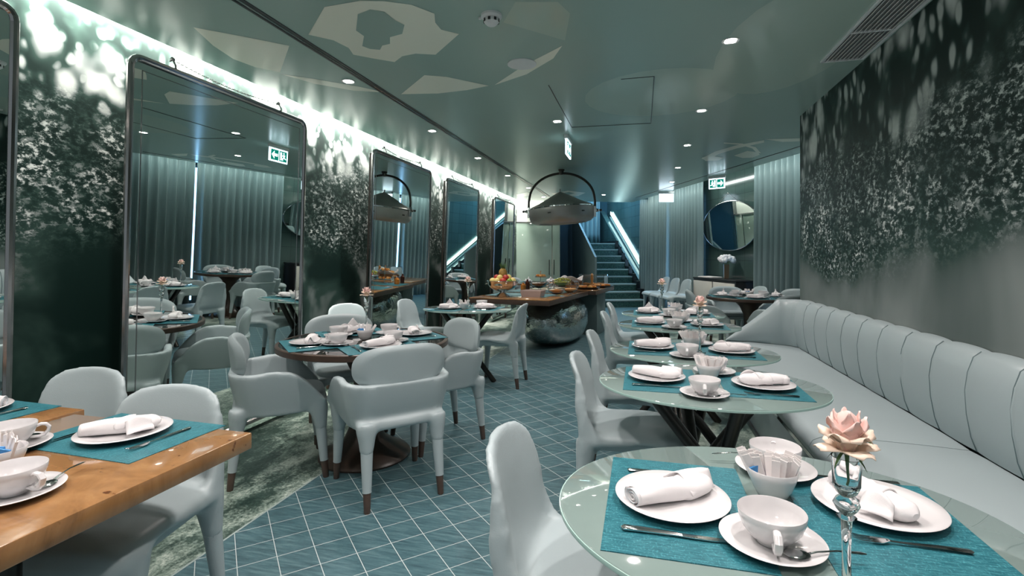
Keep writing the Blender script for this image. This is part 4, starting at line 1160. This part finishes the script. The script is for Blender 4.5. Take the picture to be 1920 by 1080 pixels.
def make_rose(seed):
    rnd = random.Random(seed)
    t = thing('rose'); tag(t, '', 'rose', 'pale roses in crystal vases')
    inn = MB(); out = MB()
    inn.lathe([(0, .010), (.012, .012), (.019, .028), (.019, .048), (.013, .062), (.006, .068), (0, .062)], 20)
    for k in range(4): petal(inn, k*1.6+seed, .010, .008, .026, .062, .012, -.006, rnd)
    for k in range(4): petal(inn, k*1.5+.5+seed, .012, .006, .027, .056, .017, .004, rnd)
    for k in range(5): petal(out, k*1.26+rnd.uniform(-.1, .1)+seed, .010, .002, .031, .040, .024, .014, rnd)
    for k in range(4): petal(out, k*1.6+.4+seed, .008, -.002, .030, .018, .034, .020, rnd)
    for nm_, g_, mt in (('inner_petals', inn, petal_pink), ('outer_petals', out, petal_peach)):
        o = g_.build(nm_, mt, t, ang=80, fix=False); so = o.modifiers.new('t', 'SOLIDIFY'); so.thickness = .0011; so.offset = 0
    MB().tube([(0, 0, .006), (.002, 0, -.03), (.004, .0, -.05), (.001, 0, -.058)], [.0042, .0022, .002, .002], 8).build('stem', leaf_g, t)
    lf = MB()
    for k in range(4):
        a = k*1.57+.3
        lf.grid(lambda u, v: ((.004+.030*v)*math.cos(a+(u-.5)*.6*(1-v)), (.004+.030*v)*math.sin(a+(u-.5)*.6*(1-v)), .002-.030*v*v+.004*v), 4, 6)
    lf.tube([(.02, 0, .006), (.040, .004, .016), (.052, .006, .010), (.056, .008, .002)], [.0012, .0014, .0016, .0004], 6)
    lf.build('sepals', leaf_g, t, ang=80, fix=False)
    return t
pv, pr_ = make_vase(), make_rose(1)
for i, (x, y, z, desc) in enumerate(((.295, .85, ZG, 'on the nearest glass table at lower right'), (.32, 3.03, ZG, 'on the third glass table along the banquette'), (.195, 5.20, ZG, 'on the farthest glass table of the banquette row'),
                          (-1.86, 3.16, .7502, 'on the dark round table with four armchairs'), (-1.83, 5.20, ZG, 'on the small glass table by the buffet'))):
    place(pv, (x, y, z+.0018), 0, 'slim crystal bud vase %s' % desc, scale=(1.08, 1.08, .87))
    place(pr_, (x, y, z+.263), i*2.1+.4, 'pale pink rose in the vase %s' % desc, scale=.88)

# ------------------------------------------------------------------ buffet
BR = -R(9.0)                              # long side turned slightly to the right
bc = Vector((-1.052, 5.86, 0))            # near right corner
BM = Matrix.Translation(bc) @ Matrix.Rotation(BR, 4, 'Z')
def B(x, y, z=0): return BM @ Vector((x, y, z))          # x to the left is negative
bt = thing('buffet_table', bc, BR); tag(bt, 'long wooden buffet table on a bulging hammered steel base', 'buffet table')
MB().bx(-1.07, 0, 0, 1.78, .753, .765).build('table_top', burl, bt, bevel=.003)
MB().bx(-1.068, -.002, .002, 1.778, .695, .7525).build('edge_frame', wood_dark, bt, bevel=.003)
def egg(u, v):
    th = 2*PI*u; ph = -PI/2*.96+v*PI*.93
    def sg(x, e): return math.copysign(abs(x)**e, x)
    x = .43*sg(math.cos(ph), .62)*sg(math.cos(th), .85); y = .80*sg(math.cos(ph), .62)*sg(math.sin(th), .85); z = .345+.35*sg(math.sin(ph), .9)
    return (-.45+x, 1.60+y, z)
mb = MB(); mb.grid(egg, 72, 32, cu=True); mb.build('steel_base', hammered, bt, ang=80)
b2 = thing('serving_table', B(.10, 1.84), BR); tag(b2, 'dark serving table continuing the buffet towards the staircase', 'table')
MB().bx(-1.07, 0, 0, 1.30, .753, .765).build('table_top', burl, b2, bevel=.003)
MB().bx(-1.068, -.002, .002, 1.298, .695, .7525).build('edge_frame', wood_dark, b2, bevel=.003)
MB().bx(-.80, -.12, .55, 1.15, 0, .689).build('base_panel', stair_wall, b2, bevel=.004)
ZB = .7655
for i, (x, y) in enumerate(((-.60, .60), (-.62, 1.35))):
    o = MB().bx(-.42, .42, -.25, .25, 0, .003).build('buffet_runner', mat_teal, smooth_=False); o.location = B(x, y, ZB); o.rotation_euler = (0, 0, BR)
    tag(o, ['teal runner under the fruit bowl end of the buffet', 'teal runner in the middle of the buffet'][i], 'runner')
# fruit bowl
fb = thing('fruit_bowl', B(-.73, .28, ZB)); tag(fb, 'large polished steel footed bowl piled with fruit at the buffet corner', 'bowl')
MB().lathe([(.095, 0), (.10, .004), (.085, .018), (.05, .04), (.035, .055), (.05, .066), (.11, .085), (.16, .115), (.19, .155), (.20, .20), (.206, .203), (.203, .208), (.196, .204), (.184, .16), (.15, .12), (.10, .095), (0, .085)], 64).build('bowl_body', chrome, fb, ang=70)
for sx in (-1, 1): MB().tube([(sx*.20, -.03, .17), (sx*.225, -.02, .16), (sx*.225, .02, .16), (sx*.20, .03, .17)], .006, 8).build('ring_handle', chrome, fb)
rnd = random.Random(5)
def fruit(nm_, mat, c, r_, cat, label, group, sc=(1, 1, .95)):
    t = MB().ball((0, 0, 0), r_, 18, 12, sc).build(nm_, mat, ang=80); t.location = c; t.rotation_euler = (rnd.uniform(-.4, .4), rnd.uniform(-.4, .4), rnd.uniform(0, 6)); tag(t, label, cat, group); return t
FBc = B(-.73, .28, ZB)
ringpos = [(.135, k*2*PI/10, .205) for k in range(10)]+[(.075, k*2*PI/6+.3, .245) for k in range(6)]
kinds = [('orange', orange_m, 'orange'), ('apple', apple_r, 'apple'), ('yellow_apple', apple_y, 'apple'), ('lime', pear_g, 'lime')]
pick = [2, 1, 2, 0, 1, 3, 2, 2, 1, 3, 2, 0, 3, 1, 2, 1]
for i, (rr, a, z) in enumerate(ringpos):
    k = kinds[pick[i]]
    fruit(k[0], k[1], (FBc.x+rr*math.cos(a), FBc.y+rr*math.sin(a), ZB+z), .041 if pick[i] != 3 else .034, k[2], '%s heaped in the polished steel fruit bowl' % {'orange': 'round orange', 'apple': 'red apple', 'yellow_apple': 'yellow apple', 'lime': 'green lime'}[k[0]], '%s in the steel fruit bowl' % {'orange': 'oranges', 'apple': 'red apples', 'yellow_apple': 'yellow apples', 'lime': 'limes'}[k[0]])
pa = thing('pineapple', (FBc.x, FBc.y+.01, ZB+.295)); tag(pa, 'small pineapple standing on top of the heaped fruit bowl', 'pineapple')
MB().ball((0, 0, 0), .055, 20, 14, (1, 1, 1.3)).build('fruit_body', pine_m, pa, ang=80)
lf = MB()
for k in range(26):
    a = k*2.4; o_ = .02+.035*(1-k/26); h_ = .05+.05*k/26
    lf.add([(.012*math.cos(a-.5), .012*math.sin(a-.5), .06), (.012*math.cos(a+.5), .012*math.sin(a+.5), .06), (o_*math.cos(a+.1)*.8, o_*math.sin(a+.1)*.8, .06+h_*.6), (o_*1.4*math.cos(a), o_*1.4*math.sin(a), .06+h_)], [(0, 1, 2), (0, 2, 3), (1, 3, 2)])
lf.build('leaf_crown', leaf_g, pa, smooth_=False, fix=False)
# other vessels
def footed_glass(loc, r_, h_, foot, fill, label, cat='bowl', nm_='glass_bowl'):
    t = thing(nm_, loc); tag(t, label, cat)
    MB().lathe([(r_*.5, 0), (r_*.5, .004), (.008, .01), (.008, foot), (r_*.45, foot+.008), (r_*.9, foot+h_*.45), (r_, foot+h_), (r_*.975, foot+h_), (r_*.87, foot+h_*.47), (r_*.4, foot+.016), (0, foot+.013)], 40).build('glass', glass, t, ang=60)
    MB().lathe([(0, foot+.017), (r_*.38, foot+.020), (r_*.84, foot+h_*.5), (r_*.88, foot+h_*.72), (r_*.5, foot+h_*.82), (0, foot+h_*.85)], 32).build('contents', fill, t, ang=60)
    return t
o = MB().lathe([(.14, 0), (.15, .0), (.175, .075), (.17, .078), (.145, .012), (0, .01)], 4).xf(Matrix.Rotation(R(45), 4, 'Z')).build('rectangular_dish', box_m); o.scale = (1.15, .75, 1.1); o.location = B(-.36, .40, ZB); o.rotation_euler = (0, 0, BR)
tag(o, 'pinkish square sided dish at the front of the buffet beside the fruit bowl', 'dish')
footed_glass(B(-.56, 1.15, ZB), .13, .10, .06, darkfood, 'glass footed bowl of dark compote on the buffet')
footed_glass(B(-.12, .62, ZB), .115, .085, .02, amber, 'glass bowl of amber cereal nearest the buffet front edge')
footed_glass(B(-.04, .98, ZB), .10, .075, .02, bread_m, 'shallow glass bowl of nuts behind the amber bowl')
gb = footed_glass(B(-.36, 1.62, ZB), .15, .11, .05, grape_g, 'glass bowl heaped with green grapes in the middle of the buffet')
mb = MB()
for k in range(60):
    a = rnd.uniform(0, 6.28); rr = .12*math.sqrt(rnd.random()); mb.ball((rr*math.cos(a), rr*math.sin(a), .145+.04*(1-(rr/.13)**2)+rnd.uniform(-.006, .006)), .012, 8, 6)
o = mb.build('grapes', grape_g); o.location = B(-.36, 1.62, ZB); tag(o, 'heap of loose green grapes in the glass bowl', 'grapes', kind='stuff')
jg = thing('juice_jug', B(-.16, 1.42, ZB)); tag(jg, 'round glass jug of amber juice on the buffet', 'jug')
MB().lathe([(.05, 0), (.075, .01), (.095, .06), (.09, .10), (.05, .15), (.035, .17), (.042, .20), (.040, .20), (.033, .17), (.047, .15), (.087, .10), (.092, .06), (.073, .013), (0, .006)], 36).build('glass', glass, jg, ang=70)
MB().lathe([(0, .008), (.07, .015), (.089, .06), (.084, .10), (.0, .105)], 32).build('juice', amber, jg)
MB().tube([(.05, 0, .16), (.10, 0, .15), (.115, 0, .10), (.09, 0, .05)], .006, 8).build('handle', glass, jg)
ts = thing('tiered_stand', B(-.66, 1.50, ZB)); tag(ts, 'two tier stand with orange pastries on the buffet', 'stand')
for z, r_ in ((.06, .12), (.20, .09)):
    MB().lathe([(0, z), (r_, z+.002), (r_+.008, z+.014), (r_+.005, z+.015), (r_-.004, z+.008), (0, z+.006)], 36).build('tier', chrome, ts, ang=60)
MB().lathe([(.06, 0), (.06, .004), (.006, .012), (.005, .28), (.012, .29), (0, .30)], 20).build('pole', chrome, ts)
for j, (z, r_, n_) in enumerate(((.068, .075, 7), (.208, .05, 5))):
    for k in range(n_):
        a = 2*PI*k/n_; c = ts.location+Vector((r_*math.cos(a), r_*math.sin(a), z+.018))
        o = MB().ball((0, 0, 0), .026, 12, 8, (1.1, .9, .7)).build('pastry', amber if k % 2 else bread_m); o.location = c; tag(o, 'small orange brown pastry on the %s tier of the stand' % ['lower', 'upper'][j], 'pastry', 'pastries on the %s tier' % ['lower', 'upper'][j])
bk = thing('bread_basket', B(-.42, 2.35, ZB), .3); tag(bk, 'cane bread basket lined with white napkins on the far buffet end', 'basket')
MB().lathe([(.12, 0), (.13, 0), (.17, .10), (.162, .10), (.12, .01), (0, .008)], 32).build('basket', basket_m, bk)
mb = MB()
def nf(u, v): a = 2*PI*u; r_ = .10+.08*v+.012*math.sin(5*a); return (r_*math.cos(a), r_*math.sin(a), .06+.10*v+.035*math.sin(3*a+1)*v)
mb.grid(nf, 48, 6, cu=True); o = mb.build('napkin_lining', linen, bk, ang=80, fix=False); so = o.modifiers.new('t', 'SOLIDIFY'); so.thickness = .003
for k in range(7):
    a = k*.9; o = MB().ball((0, 0, 0), .045, 14, 8, (1.3, .8, .65)).build('bread_roll', bread_m); o.location = bk.location+Vector((.06*math.cos(a), .06*math.sin(a), .11+.02*(k % 2))); o.rotation_euler = (0, 0, a*2); tag(o, 'golden bread roll in the napkin lined basket', 'bread', 'bread rolls in the basket')
pg = MB().lathe([(.028, 0), (.028, .01), (.02, .03), (.017, .10), (.024, .15), (.018, .18), (.024, .20), (.012, .225), (0, .23)], 24).build('pepper_mill', simple('mill_wood', (.42, .20, .06), .3)); pg.location = B(-.16, 2.62, ZB); tag(pg, 'wooden pepper mill standing on the serving table', 'pepper mill')
ac = thing('acrylic_box', B(-.22, 2.95, ZB), BR); tag(ac, 'clear acrylic display box on the serving table before the stairs', 'display box')
mb = MB()
for (x0, x1, y0, y1) in ((-.22, .22, -.14, -.135), (-.22, .22, .135, .14), (-.22, -.215, -.135, .135), (.215, .22, -.135, .135)): mb.bx(x0, x1, y0, y1, .003, .20)
mb.bx(-.22, .22, -.14, .14, .20, .205); mb.build('cover', glass, ac, smooth_=False)
MB().bx(-.24, .24, -.16, .16, 0, .003).build('base', black, ac)
for k in range(6):
    o = MB().ball((0, 0, 0), .04, 12, 8, (1.4, .8, .6)).build('croissant', bread_m); o.location = ac.matrix_basis @ Vector((-.15+.06*k, .05*(-1)**k, .030)); tag(o, 'golden pastry under the clear acrylic box', 'pastry', 'pastries under the acrylic box')
for i, (x, y, n_) in enumerate(((-.10, 2.10, 6), (.0, 2.62, 5))):
    t = thing('serving_tray', B(x, y, ZB), BR+.1*i); tag(t, ['round dark tray of sliced bread on the serving table', 'dark tray of pastries at the stair side edge of the serving table'][i], 'tray')
    MB().lathe([(0, .012), (.15, .012), (.19, .032), (.195, .032), (.192, .026), (.155, 0), (0, 0)], 40).build('dish', black, t)
    for k in range(n_):
        a = k*2*PI/n_; o = MB().ball((0, 0, 0), .045, 12, 8, (1.3, .8, .55)).build('bread_slice', bread_m if k % 2 else amber); o.location = t.location+Vector((.09*math.cos(a), .09*math.sin(a), .036)); o.rotation_euler = (0, 0, a)
        tag(o, 'golden bread piece on the %s dark tray' % ['left', 'right'][i], 'bread', 'bread pieces on the %s dark tray' % ['left', 'right'][i])
for i, (x, y, r_, h_) in enumerate(((-.90, 1.40, .04, .12), (-.92, 1.62, .035, .16), (-.28, 2.15, .045, .10), (-.66, 2.0, .05, .12))):
    o = MB().lathe([(r_*.8, 0), (r_, .01), (r_, h_*.7), (r_*.4, h_*.85), (r_*.4, h_), (0, h_)], 20).build('glass_jar', [amber, darkfood, glass, glass][i]); o.location = B(x, y, ZB)
    tag(o, ['amber jam jar at the left rear of the buffet', 'tall dark syrup bottle at the left rear of the buffet', 'clear low jar beside the bread basket', 'clear jar left of the bread basket'][i], 'jar')
